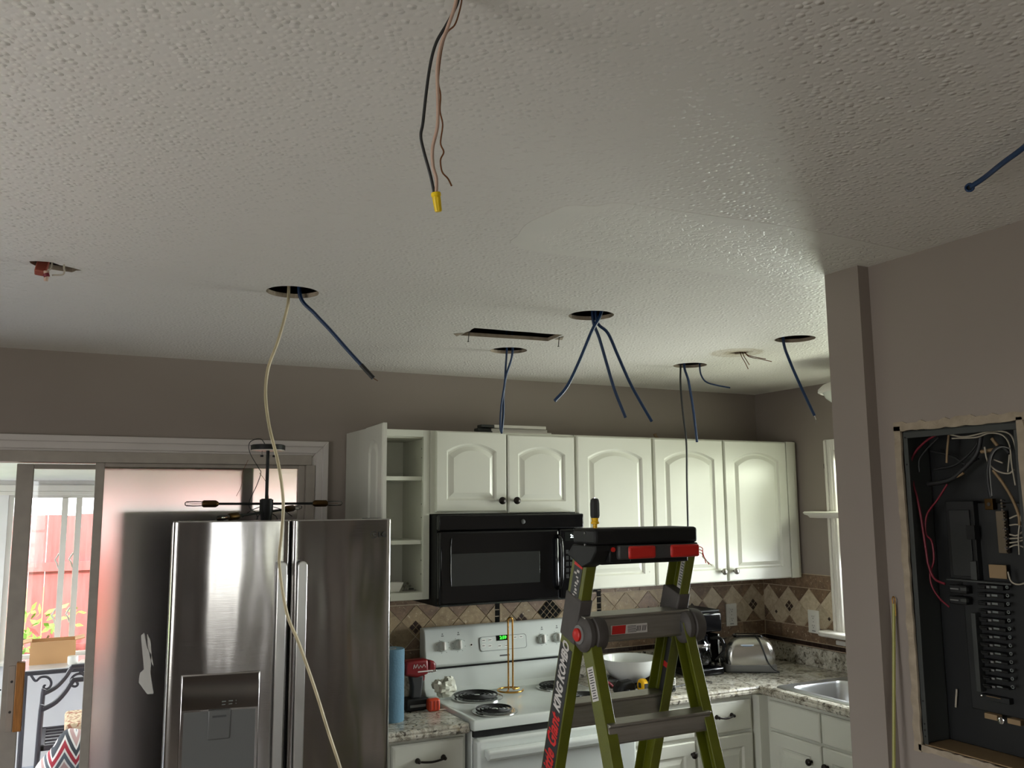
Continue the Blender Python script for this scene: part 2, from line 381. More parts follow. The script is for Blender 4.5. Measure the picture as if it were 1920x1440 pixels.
# ------------------------------------------------------------------ the room shell
def wall(name, axis, p0, p1, u0, u1, z0, z1, holes, m='wall_paint'):
    """wall slab p0..p1 thick along axis, u0..u1 long, with rectangular openings (ua,ub,za,zb)"""
    b = MB(); us = sorted({u0, u1, *[h[0] for h in holes], *[h[1] for h in holes]}); zs = sorted({z0, z1, *[h[2] for h in holes], *[h[3] for h in holes]})
    for i in range(len(us)-1):
        run = None
        for j in range(len(zs)-1):
            uc, zc = (us[i]+us[i+1])/2, (zs[j]+zs[j+1])/2
            solid = not any(h[0] < uc < h[1] and h[2] < zc < h[3] for h in holes)
            if solid: run = zs[j] if run is None else run
            if run is not None and (not solid or j == len(zs)-2):
                top = zs[j+1] if solid else zs[j]
                if axis == 'y': b.box(us[i], p0, run, us[i+1], p1, top)
                else: b.box(p0, us[i], run, p1, us[i+1], top)
                run = None
    return struct(b.build(name, m, smooth=0))
DX0, DX1, DZ = -4.75, -2.665, 2.035
wall_back = wall('wall_back', 'y', 0, .15, -6.15, .15, 0, H+.02, [(DX0, DX1, 0, DZ)])
wall_right = wall('wall_right', 'x', 0, .15, -6.8, 0, 0, H+.02, [(-1.66, -.60, 1.13, 2.09)])
wall('wall_left', 'x', -6.15, -6, -6.8, 0, 0, H+.02, [(-3.7, -2.3, .7, 2.1)])
wall('wall_front', 'y', -6.95, -6.8, -6.15, .15, 0, H+.02, [(-4.55, -3.95, .7, 2.1), (-3.12, -2.92, .7, 2.1)])
wall('wall_kitchen', 'y', -2.374, -2.256, -1.776, 0, 0, H+.01, [])
PY0, PY1, PZ0, PZ1 = -2.768, -2.437, 1.195, 1.995        # opening for the breaker panel
wall_panel = wall('wall_partition', 'x', -1.735, -1.615, -6.8, -2.374, 0, H+.01, [(PY0, PY1, PZ0, PZ1)])
struct(MB().box(-6.15, -6.95, -.1, .15, .15, 0).build('floor', 'floor', smooth=0))
for n, (a, b_, c, d) in enumerate(((-6.0, -1.735, -6.785, -6.8), (-6.0, -5.985, -6.8, 0))):
    struct(MB().box(a, c, 0, b_, d, .09).build('baseboard_front' if n == 0 else 'baseboard_left', 'white_trim', bevel=.004))

# ---- ceiling with the cut openings
HOLES = {'a': (-3.098, -1.416), 'b': (-2.045, -.773), 'c': (-2.096, -1.512), 'd': (-1.085, -.764), 'e': (-1.125, -1.478)}
def ceiling():
    t = .014
    sl = MB().box(-6.15, -6.95, H, .15, .15, H+t)
    cut = MB()
    for k, (x, y) in HOLES.items():
        r = .078; n = 40
        ring = [(x+math.cos(2*math.pi*i/n)*r*(1+random.uniform(-.012, .012)), y+math.sin(2*math.pi*i/n)*r*(1+random.uniform(-.012, .012))) for i in range(n)]
        cut.prism([(p[0], p[1]) for p in ring], (0, 0, H-.05), X, Y, Z*.2)
    def jag(pts, amp, sub=5):
        out = []
        for i in range(len(pts)):
            a, b = Vector(pts[i]), Vector(pts[(i+1) % len(pts)])
            for j in range(sub): out.append(tuple(a+(b-a)*(j/sub)+Vector((random.uniform(-amp, amp), random.uniform(-amp, amp)))))
        return out
    cut.prism(jag([(-2.362, -1.0), (-2.372, -1.150), (-2.01, -1.17), (-1.995, -1.03)], .004), (0, 0, H-.05), X, Y, Z*.2)
    cut.prism(jag([(-3.80, -1.470), (-3.745, -1.480), (-3.676, -1.425), (-3.70, -1.395), (-3.775, -1.405)], .005, 3), (0, 0, H-.05), X, Y, Z*.2)
    cut.prism(jag([(-1.15, -1.105), (-1.13, -1.16), (-1.085, -1.165), (-1.075, -1.125), (-1.105, -1.1)], .004, 3), (0, 0, H-.05), X, Y, Z*.2)
    a = sl.build('ceiling', 'ceiling_paint', smooth=0); c = cut.build('hole_cutter', 'plaster_raw', smooth=0)
    a.data.materials.append(MATS['plaster_raw'])
    md = a.modifiers.new('cut', 'BOOLEAN'); md.object = c; md.operation = 'DIFFERENCE'; md.solver = 'EXACT'
    bpy.context.view_layer.update()
    dg = bpy.context.evaluated_depsgraph_get(); me = bpy.data.meshes.new_from_object(a.evaluated_get(dg)); a.modifiers.clear(); a.data = me
    me.materials.clear(); me.materials.append(MATS['ceiling_paint']); me.materials.append(MATS['plaster_raw'])
    for p in me.polygons: p.material_index = 1 if (abs(p.normal.z) < .5 and -6 < p.center.x < 0 and -6.7 < p.center.y < 0) else 0
    bpy.data.objects.remove(c)
    struct(a)
    b = MB(); z0, z1 = H+t, H+.45
    b.box(-6.2, -9.4, z1, .3, .5, z1+.06)  # front overhang added out of view to keep sun off the window
    for q in ((-6.2, -6.95, -6.15, .15), (.15, -6.95, .2, .15), (-6.2, .15, .2, .2), (-6.2, -7.0, .2, -6.95)): b.box(q[0], q[1], z0, q[2], q[3], z1)
    b.build('attic_roof_sun_block', 'wood_dark', a, smooth=0)
    rp = random.Random(11); P = []; n = 72; ph = [rp.uniform(0, 6.28) for _ in range(4)]
    for i in range(n):
        t = 2*math.pi*i/n; ct, st = math.cos(t), math.sin(t)
        cx, cy = -2.2+.40*(1 if ct > 0 else -1)*min(1, abs(ct)*3), -2.33+.06*(1 if st > 0 else -1)*min(1, abs(st)*3)
        q = .15+.018*math.sin(2*t+ph[0])+.010*math.sin(5*t+ph[1])+.005*math.sin(11*t+ph[2]); P.append((min(cx+q*ct, -1.70), cy+q*st))
    MB().prism(P, (0, 0, H-.0007), X, Y, Z*.002).build('skim_patch', 'ceiling_patch', a, bevel=.0005)
    for k, x in enumerate((-3.42, -2.40, -1.97, -1.30)):
        MB().box(x-.019, -2.2, H+t, x+.019, -.3, H+.2).build('joist', 'wood_dark', a, smooth=0)
    return a
ceil_ob = ceiling()

# ---- casing of the sliding door (stepped profile, mitred), trim_1
def casing(name, x0, x1, ztop, y, wdt, out, left=True):
    r = sroot(name, (x1, y, 0))
    steps = ((0, .35, .010), (.28, .72, .017), (.66, 1.0, .024))
    def strip(nm, horiz, xs=None):
        b = MB()
        for a, c, th in steps:
            if horiz:
                b.add([(x0-wdt*a if left else x0, y, ztop+wdt*a), (x1+wdt*a, y, ztop+wdt*a), (x1+wdt*c, y, ztop+wdt*c), (x0-wdt*c if left else x0, y, ztop+wdt*c),
                       (x0-wdt*a if left else x0, y+out*th, ztop+wdt*a), (x1+wdt*a, y+out*th, ztop+wdt*a), (x1+wdt*c, y+out*th, ztop+wdt*c), (x0-wdt*c if left else x0, y+out*th, ztop+wdt*c)],
                      [(0, 1, 2, 3), (4, 7, 6, 5), (0, 4, 5, 1), (1, 5, 6, 2), (2, 6, 7, 3), (3, 7, 4, 0)])
            else:
                s = 1 if xs == x1 else -1
                b.add([(xs+s*wdt*a, y, 0), (xs+s*wdt*c, y, 0), (xs+s*wdt*c, y, ztop+wdt*c), (xs+s*wdt*a, y, ztop+wdt*a),
                       (xs+s*wdt*a, y+out*th, 0), (xs+s*wdt*c, y+out*th, 0), (xs+s*wdt*c, y+out*th, ztop+wdt*c), (xs+s*wdt*a, y+out*th, ztop+wdt*a)],
                      [(0, 1, 2, 3), (4, 7, 6, 5), (0, 4, 5, 1), (1, 5, 6, 2), (2, 6, 7, 3), (3, 7, 4, 0)])
        b.build(nm, mat('casing_paint', srgb(204, 197, 192), .45), r, bevel=.003)
    strip('head_casing', True); strip('side_casing', False, x1); strip('side_casing', False, x0)
    return r
casing('trim_1', DX0-.02, -2.682, 2.022, 0, .078, -1)

# ---- sliding glass door, door_1
def sliding_door():
    r = sroot('door_1', (-3.7, 0, 0))
    MB().box(DX0, -.02, 1.99, -2.68, .12, DZ).build('head_track', 'door_metal', r, bevel=.002)
    MB().box(-2.705, -.02, 0, DX1, .12, 1.99).build('jamb', 'door_metal', r, bevel=.002)
    MB().box(DX0, -.02, 0, DX0+.04, .12, 1.99).build('jamb', 'door_metal', r, bevel=.002)
    MB().box(DX0, -.02, 0, DX1, .12, .03).build('sill', 'door_metal', r, bevel=.002)
    # fixed panel, inner track, frosted
    y0, y1 = 0.0, .035
    f = MB().box(-3.574, y0, .03, -3.540, y1, 1.99).build('fixed_panel', 'door_metal', r, bevel=.002)
    for q in ((-2.735, .03, -2.705, 1.99),): MB().box(q[0], y0, q[1], q[2], y1, q[3]).build('stile', 'door_metal', f, bevel=.002)
    MB().box(-3.540, y0, 1.974, -2.735, y1, 1.99).build('rail', 'door_metal', f, bevel=.002); MB().box(-3.540, y0, .03, -2.735, y1, .10).build('rail', 'door_metal', f, bevel=.002)
    MB().box(-3.540, .012, .10, -2.735, .018, 1.974).build('frosted_pane', 'frosted_film', f, smooth=0)
    # torn strips of the film
    for k, (pts) in enumerate(([(264, 1192), (270, 1186), (276, 1215), (284, 1228), (282, 1262), (288, 1300), (276, 1302), (260, 1280), (262, 1262), (270, 1255)], [(276, 1188), (282, 1200), (284, 1225), (288, 1250), (283, 1240), (277, 1210)])):
        P = [on(x, y, 'y', .0105) for x, y in pts]
        MB().prism([(p.x, p.z) for p in P], (0, .0105, 0), X, Z, Y*.001).build('torn_film', 'paper_white', f, smooth=0)
    # sliding panel, outer track, clear, pulled most of the way open
    y0, y1 = .055, .09
    s = MB().box(-3.862, y0, .03, -3.80, y1, 1.985).build('sliding_panel', 'door_metal', r, bevel=.003)
    MB().box(-2.975, y0, .03, -2.925, y1, 1.985).build('stile', 'door_metal', s, bevel=.002)
    MB().box(-3.80, y0, 1.965, -2.975, y1, 1.985).build('rail', 'door_metal', s, bevel=.002); MB().box(-3.80, y0, .03, -2.975, y1, .10).build('rail', 'door_metal', s, bevel=.002)
    MB().box(-3.80, .07, .10, -2.975, .075, 1.965).build('clear_pane', 'glass_clear', s, smooth=0)
    MB().box(-3.815, .012, .945, -3.785, y0, 1.205).build('wooden_pull', 'wood_honey', s, bevel=.003)
    MB().box(-3.842, .049, .94, -3.818, y0, 1.19).build('lock_plate', 'door_metal', s, bevel=.001)
    for z in (1.015, 1.13): MB().cyl((-3.829, .046, z), (-3.829, .05, z), .005, n=10).build('screw', 'screw_dark', s)
    MB().tube([(-3.864, .06, 1.10), (-3.878, .06, 1.10), (-3.88, .06, 1.085), (-3.874, .06, 1.078)], .003).build('latch_hook', 'screw_dark', s)
sliding_door()

# ---- kitchen window over the sink: casing, shelf and stool reach into view beside the wall end
def kitchen_window():
    r = sroot('window_1', (0, -1.13, 1.13))
    def side(y0, y1):
        b = MB(); b.box(-.018, y0, 1.13, 0, y1, 2.14); s = 1 if y1 > -1 else -1
        e = y1 if s > 0 else y0
        b.box(-.026, e-s*.02, 1.13, -.018, e-s*.004, 2.135); b.box(-.023, e-s*.05, 1.13, -.018, e-s*.034, 2.10)
        b.build('side_casing', 'white_trim', r, bevel=.003)
    side(-.60, -.537); side(-1.723, -1.66)
    MB().box(-.018, -1.66, 2.08, 0, -.60, 2.14).build('head_casing', 'white_trim', r, bevel=.003)
    for nm, y0, y1, z0, z1 in (('sash_upper', -1.655, -.605, 1.52, 2.085), ('sash_lower', -1.655, -.605, 1.135, 1.52)):
        b = MB(); x0, x1 = .03, .06
        b.box(x0, y0, z0, x1, y0+.03, z1).box(x0, y1-.03, z0, x1, y1, z1).box(x0, y0+.03, z0, x1, y1-.03, z0+.03).box(x0, y0+.03, z1-.03, x1, y1-.03, z1)
        s = b.build('sash', 'white_trim', r, bevel=.002); MB().box(.043, y0+.03, z0+.03, .047, y1-.03, z1-.03).build('pane', 'glass_clear', s, smooth=0)
    # moulded shelf across the window
    pr = [(0, 0), (-.085, 0), (-.095, -.006), (-.085, -.016), (-.06, -.022), (-.045, -.034), (0, -.036)]
    MB().prism(pr, (-.02, -1.8, 1.755), X, Z, Y*1.345).build('window_shelf', 'white_trim', r, bevel=.002)
    # stool with rounded ends and a short apron block
    n = 10; e = -.48
    poly = [(0, -1.80), (-.11, -1.80)]+[(-.05-.06*math.cos(math.pi/2*i/n)-.0, e-.06+.06*math.sin(math.pi/2*i/n)) for i in range(n+1)]+[(0, e)]
    MB().prism(poly, (0, 0, 1.107), X, Y, Z*.024).build('window_stool', 'white_trim', r, bevel=.006)
    MB().box(-.018, -1.70, 1.06, 0, -.545, 1.083).build('apron', 'white_trim', r, bevel=.003)
    MB().box(-.012, -.537, 1.985, 0, -.525, 2.01).build('curtain_bracket', 'bronze', r)
kitchen_window()
for n, (a, b_) in enumerate((((-6.0, -3.7, .7), (-6.0, -2.3, 2.1)), ((-5.4, -6.8, .7), (-3.8, -6.8, 2.1)))):
    r = sroot('window_%d' % (n+2), a); b = MB(); a, b_ = Vector(a), Vector(b_)
    if n == 0:
        for q in ((-3.79, -3.7, .62, 2.19), (-2.3, -2.21, .62, 2.19), (-3.7, -2.3, .62, .7), (-3.7, -2.3, 2.1, 2.19)): b.box(-6, q[0], q[2], -5.98, q[1], q[3])
        b.box(-6.12, -3.02, .7, -6.09, -2.98, 2.1).box(-6.12, -3.7, 1.38, -6.09, -2.3, 1.42)
    else:
        for q in ((-4.64, -4.55, .62, 2.19), (-3.95, -3.86, .62, 2.19), (-4.55, -3.95, .62, .7), (-4.55, -3.95, 2.1, 2.19), (-3.19, -3.12, .62, 2.19), (-2.92, -2.85, .62, 2.19), (-3.12, -2.92, .62, .7), (-3.12, -2.92, 2.1, 2.19)): b.box(q[0], -6.8, q[2], q[1], -6.78, q[3])
        b.box(-4.55, -6.93, 1.38, -3.95, -6.9, 1.42)
    b.build('window_frame', 'white_trim', r, bevel=.003)

# ---- sun room beyond the sliding door
def sunroom():
    Y1 = 3.4
    mat('sunroom_white', srgb(232, 230, 228), .7)
    b = MB(); b.box(-6.2, .15, -.12, -.9, Y1+.15, -.02); struct(b.build('floor_sunroom', 'sunroom_floor', smooth=0))
    wall('wall_sunroom_far', 'y', Y1, Y1+.12, -6.2, -.9, -.02, 2.6, [(-5.9, -4.2, .72, 1.905), (-4.05, -3.12, .72, 1.905), (-3.0, -1.1, .72, 1.905)], 'sunroom_white')
    wall('wall_sunroom_right', 'x', -1.0, -.9, .15, Y1, -.02, 2.6, [(.5, 3.1, .72, 1.905)], 'sunroom_white')
    wall('wall_sunroom_left', 'x', -6.2, -6.1, .15, Y1, -.02, 2.6, [(.5, 3.1, .72, 1.905)], 'sunroom_white')
    c = MB().add([(-6.3, .15, 2.34), (-.8, .15, 2.34), (-.8, Y1+.5, 1.955), (-6.3, Y1+.5, 1.955), (-6.3, .15, 2.64), (-.8, .15, 2.64), (-.8, Y1+.5, 2.25), (-6.3, Y1+.5, 2.25)],
                 [(0, 1, 2, 3), (4, 7, 6, 5), (0, 4, 5, 1), (1, 5, 6, 2), (2, 6, 7, 3), (3, 7, 4, 0)])
    struct(c.build('ceiling_sunroom', 'sunroom_white', smooth=0))
    struct(MB().box(-6.1, Y1-.03, 1.93, -1.0, Y1, 1.975).box(-6.1, Y1-.018, 1.9, -1.0, Y1, 1.93).build('trim_2', 'white_trim', bevel=.004))
    struct(MB().box(-6.1, Y1-.10, .70, -1.0, Y1+.01, .725).build('trim_3', 'white_trim', bevel=.004))
    # the sliding window in view: outer frame, two meeting stiles with finger pulls, panes
    r = sroot('window_4', (-3.6, Y1+.03, .72))
    y0, y1 = Y1+.02, Y1+.07
    b = MB(); b.box(-4.05, y0, .72, -4.015, y1, 1.905).box(-3.155, y0, .72, -3.12, y1, 1.905).box(-4.015, y0, 1.88, -3.155, y1, 1.905).box(-4.015, y0, .72, -3.155, y1, .75)
    b.build('window_frame', 'white_trim', r, bevel=.003)
    for x, w_, yy in ((-3.70, .042, y0-.012), (-3.605, .042, y0+.03)):
        s = MB().box(x, yy, .75, x+w_, yy+.025, 1.88).build('meeting_stile', 'white_trim', r, bevel=.003)
        for z in (1.02, 1.42):
            MB().tube([(x, yy+.012, z+.05), (x-.02, yy+.012, z+.012), (x-.024, yy+.012, z), (x-.012, yy+.012, z-.02), (x, yy+.012, z-.06)], .006).build('finger_pull', 'white_trim', s)
    MB().box(-4.015, y0+.015, .75, -3.66, y0+.018, 1.88).build('pane', 'glass_clear', r, smooth=0)
    MB().box(-3.60, y0+.04, .75, -3.155, y0+.043, 1.88).build('pane', 'glass_clear', r, smooth=0)
    r = sroot('window_5', (-2.0, Y1+.03, .72)); b = MB()
    b.box(-3.0, y0, .72, -2.965, y1, 1.905).box(-1.135, y0, .72, -1.1, y1, 1.905).box(-2.07, y0, .72, -2.03, y1, 1.905).box(-2.965, y0, 1.88, -1.135, y1, 1.905).box(-2.965, y0, .72, -1.135, y1, .75)
    b.build('window_frame', 'white_trim', r, bevel=.003)
    # yard and fence
    g = MB().box(-14, 3.4, -.3, 8, 22, -.2); struct(g.build('ground', 'grass', smooth=0))
    yf = 6.2
    f = thing('board_fence', 'red stained board fence beyond the sunroom window', 'fence', (-3.8, yf, -.2))
    first = None; k = 0; x = -5.6
    while x < -1.2:
        z1 = 1.735+random.uniform(-.012, .012)
        MB().box(x, yf, -.2, x+.142, yf+.02, z1).build('board', 'fence_red', f, smooth=0); x += .148; k += 1
    for z in (1.17, .35): MB().box(-5.6, yf-.04, z, -1.2, yf, z+.09).build('fence_rail', 'fence_red', f, smooth=0)
sunroom()
# ------------------------------------------------------------------ backsplash tiles, one object each, on the two kitchen walls
def clip(poly, u0, u1, z0, z1):
    for k, lim, sgn in ((0, u0, 1), (0, u1, -1), (1, z0, 1), (1, z1, -1)):
        out = []
        for i in range(len(poly)):
            a, b = poly[i], poly[(i+1) % len(poly)]; da, db = (a[k]-lim)*sgn, (b[k]-lim)*sgn
            if da >= 0: out.append(a)
            if da*db < 0:
                t = da/(da-db); out.append((a[0]+(b[0]-a[0])*t, a[1]+(b[1]-a[1])*t))
        poly = out
        if len(poly) < 3: return []
    return poly
def area(p): return abs(sum(p[i][0]*p[(i+1) % len(p)][1]-p[(i+1) % len(p)][0]*p[i][1] for i in range(len(p))))/2
def put_tile(par, back, poly, m, d0=0.0, d1=.007, name='tile'):
    if len(poly) < 3 or area(poly) < 2e-4 and name == 'tile': return
    cx = sum(p[0] for p in poly)/len(poly); cz = sum(p[1] for p in poly)/len(poly)
    d1 += random.uniform(-.0006, .0006)
    ax = X if back else Y; o = (0, -d0, 0) if back else (-d0, 0, 0); n = (-Y if back else -X)*(d1-d0)
    inn = [(cx+(p[0]-cx)*.985, cz+(p[1]-cz)*.985) for p in poly]
    O, AX = Vector(o), Vector(ax)
    r0 = [O+AX*p[0]+Z*p[1] for p in poly]; r1 = [q+n*.8 for q in r0]; r2 = [O+AX*p[0]+Z*p[1]+n for p in inn]
    MB().loft([r0, r1, r2]).build(name, m, par, smooth=0)
G = .0022
def lattice(par, back, ua, ub, c, p, colour, z0=1.130, z1=1.336):
    zc = 1.336-p/2
    for j in (1, 0, -1, -2):
        for i in range(int((ua-c)/(p/2))-2, int((ub-c)/(p/2))+3):
            if (i+j) % 2: continue
            u, z, h = c+p/2*i, zc+p/2*j, p/2-G*1.2
            poly = clip([(u, z-h), (u+h, z), (u, z+h), (u-h, z)], ua+G/2, ub-G/2, z0+G/2, z1-G/2)
            if poly: put_tile(par, back, poly, colour(u, j))
def row(par, back, ua, ub, z0, z1, wdt, off, m):
    u = off
    while u > ua: u -= wdt
    while u < ub:
        poly = clip([(u+G/2, z0+G/2), (u+wdt-G/2, z0+G/2), (u+wdt-G/2, z1-G/2), (u+G/2, z1-G/2)], ua+G/2, ub-G/2, 0, 9)
        if poly: put_tile(par, back, poly, m)
        u += wdt
def inset(par, back, u, z, half, n, m):
    s = 2*half/n
    for i in range(n):
        for j in range(n):
            a, b = -half+s*(i+.5), -half+s*(j+.5); q = s*.42; k = .7071
            cu, cz = u+(a-b)*k, z+(a+b)*k
            put_tile(par, back, [(cu, cz-q*1.414), (cu+q*1.414, cz), (cu, cz+q*1.414), (cu-q*1.414, cz)], m, .0, .0088, 'mosaic_tile')
def strip(par, back, ua, ub, z0, z1, s, m):
    b = MB(); u = ua
    while u < ub-s*.5:
        ax = X if back else Y; n = -Y if back else -X
        b.prism([(u+.0012, z0+.0012), (u+s-.0012, z0+.0012), (u+s-.0012, z1-.0012), (u+.0012, z1-.0012)], (0, 0, 0), ax, Z, n*(.007+random.uniform(-.0005, .0005))); u += s
    o = b.build('mosaic_strip', m, par, smooth=0); o['kind'] = 'stuff'
def tiles():
    W = wall_back
    MB().box(-2.66, -.004, .93, -.004, 0, 1.414).build('grout_bed', 'grout', W, smooth=0)
    def c1(u, j):
        if j == 0: return 'tile_cream' if u > -.62 else ('tile_tan' if int(u*100) % 2 else 'tile_brown')
        if j == -1: return 'tile_cream' if u > -.2 else ('tile_tan' if u < -.7 else 'tile_brown')
        return 'tile_brown' if u > -.7 else 'tile_tan'
    lattice(W, True, -1.127, -.005, -.09, .147, c1)
    lattice(W, True, -1.722, -1.152, -1.4375, .147, lambda u, j: 'tile_tan' if j in (0, -1) else 'tile_brown')
    lattice(W, True, -2.65, -1.747, -2.165, .147, lambda u, j: 'tile_tan' if j in (0, -1) else 'tile_brown')
    for u in (-1.7345, -1.1395):
        for k in range(9): put_tile(W, True, [(u-.0115, 1.132+k*.0315), (u+.0115, 1.132+k*.0315), (u+.0115, 1.160+k*.0315), (u-.0115, 1.160+k*.0315)], 'tile_black', 0, .0075, 'mosaic_tile')
    row(W, True, -2.65, -.005, 1.052, 1.128, .158, -.165, 'tile_brown')
    row(W, True, -2.65, -1.747, 1.338, 1.412, .158, -.09, 'tile_brown'); row(W, True, -1.127, -.005, 1.338, 1.412, .158, -.09, 'tile_brown')
    for k in range(24): put_tile(W, True, [(-1.72+k*.024, 1.345), (-1.7+k*.024, 1.345), (-1.7+k*.024, 1.369), (-1.72+k*.024, 1.369)], 'tile_black', 0, .0075, 'mosaic_tile')
    strip(W, True, -1.385, -.008, 1.026, 1.050, .0265, 'tile_dark'); strip(W, True, -2.65, -2.16, 1.026, 1.050, .0265, 'tile_dark')
    for u in (-.09, -.531, -.825, -2.165, -1.6): inset(W, True, u, 1.222 if u > -1 else 1.232, .024, 2, 'tile_dark')
    inset(W, True, -.384, 1.182, .009, 1, 'tile_dark'); inset(W, True, -1.4375, 1.262, .050, 4, 'tile_black')
    W = wall_right
    MB().box(-.004, -.598, .93, 0, -.004, 1.414).box(-.004, -2.25, .93, 0, -.598, 1.102).build('grout_bed', 'grout', W, smooth=0)
    def c2(u, j): return 'tile_cream' if j == 0 or (j == -1 and u < -.1) else 'tile_brown'
    lattice(W, False, -.60, -.010, -.05, .157, c2)
    row(W, False, -.60, -.010, 1.052, 1.128, .162, -.143, 'tile_brown'); row(W, False, -.60, -.010, 1.338, 1.412, .155, -.424, 'tile_brown')
    strip(W, False, -1.2, -.012, 1.026, 1.050, .0265, 'tile_dark')
    row(W, False, -2.25, -.62, 1.052, 1.10, .162, -.143, 'tile_brown')
    inset(W, False, -.210, 1.228, .024, 2, 'tile_dark'); inset(W, False, -.105, 1.186, .009, 1, 'tile_dark'); inset(W, False, -.50, 1.186, .009, 1, 'tile_dark')
tiles()

# ------------------------------------------------------------------ cabinets
def knob(par, o, n, m, r=.0155):
    MB().lathe([(.007, 0), (.006, .010), (.0065, .014), (r, .018), (r, .024), (r*.75, .029), (.001, .031)], o, 16, n).build('knob', m, par, smooth=60)
def bar_pull(par, c, ax, n, half=.045):
    c, ax, n = Vector(c), Vector(ax), Vector(n); b = MB()
    for s in (-1, 1): b.lathe([(.011, 0), (.011, .004), (.006, .012), (.0075, .022), (.004, .027)], c+ax*(half*s), 12, n)
    b.tube([c+ax*-half+n*.019, c+ax*(-half*.5)+n*.021-Z*.004, c+n*.022-Z*.006, c+ax*(half*.5)+n*.021-Z*.004, c+ax*half+n*.019], .0045, 8)
    b.build('pull_handle', 'bronze', par, smooth=60)
def panel_door(par, o, ax, n, w, h, th=.02, arch=True, mg=.056, rise=None, name='door', m='cabinet_white', label=None):
    o, ax, n = Vector(o), Vector(ax), Vector(n); rise = (.035 if w < .34 else .042) if rise is None else rise
    if not arch: rise = 0
    def inner(g):
        x0, x1, y0, yt = g, w-g, g, h-g; ys = yt-rise; P = []
        for i in range(8): P.append((x0+(x1-x0)*i/8, y0))
        for i in range(6): P.append((x1, y0+(ys-y0)*i/6))
        c = x1-x0; R = (c*c/4+rise*rise)/(2*rise) if rise > 1e-6 else 0
        for i in range(20):
            x = x1+(x0-x1)*i/20
            P.append((x, ys+(math.sqrt(max(R*R-(x-(x0+x1)/2)**2, 0))-(R-rise) if rise > 1e-6 else 0)))
        for i in range(6): P.append((x0, ys+(y0-ys)*i/6))
        return P
    def outer(g):
        base = inner(mg); cx, cy = w/2, h/2; P = []
        for (x, y) in base:
            dx, dy = x-cx, y-cy; t = min((w/2-g)/abs(dx) if abs(dx) > 1e-9 else 9e9, (h/2-g)/abs(dy) if abs(dy) > 1e-9 else 9e9); P.append([cx+dx*t, cy+dy*t])
        for cxn in ((g, g), (w-g, g), (w-g, h-g), (g, h-g)):
            i = min(range(len(P)), key=lambda k: (P[k][0]-cxn[0])**2+(P[k][1]-cxn[1])**2); P[i] = list(cxn)
        return P
    L = [(outer(0), -th), (outer(0), -.005), (outer(.005), 0), (inner(mg), 0), (inner(mg+.008), -.009), (inner(mg+.015), -.009), (inner(mg+.034), -.001)]
    b = MB().loft([[o+ax*p[0]+Z*p[1]+n*d for p in P] for P, d in L])
    return b.build(name, m, par, smooth=14, label=label)
def slab(par, o, ax, n, w, h, th=.02, name='drawer_front'):
    o, ax, n = Vector(o), Vector(ax), Vector(n)
    rr = lambda g, d: [o+ax*g+Z*g+n*d, o+ax*(w-g)+Z*g+n*d, o+ax*(w-g)+Z*(h-g)+n*d, o+ax*g+Z*(h-g)+n*d]
    return MB().loft([rr(0, -th), rr(0, -.006), rr(.006, -.001), rr(.016, 0)]).build(name, 'cabinet_white', par, smooth=0)
ZT, ZB, YD = 2.1407, 1.394, -.345
def carcass(par, x0, x1, z0, z1, y1=-.325, name='cabinet_body'):
    MB().box(x0+.0005, y1, z0, x1-.0005, -.0095, z1).build(name, 'cabinet_white', par, bevel=.002)
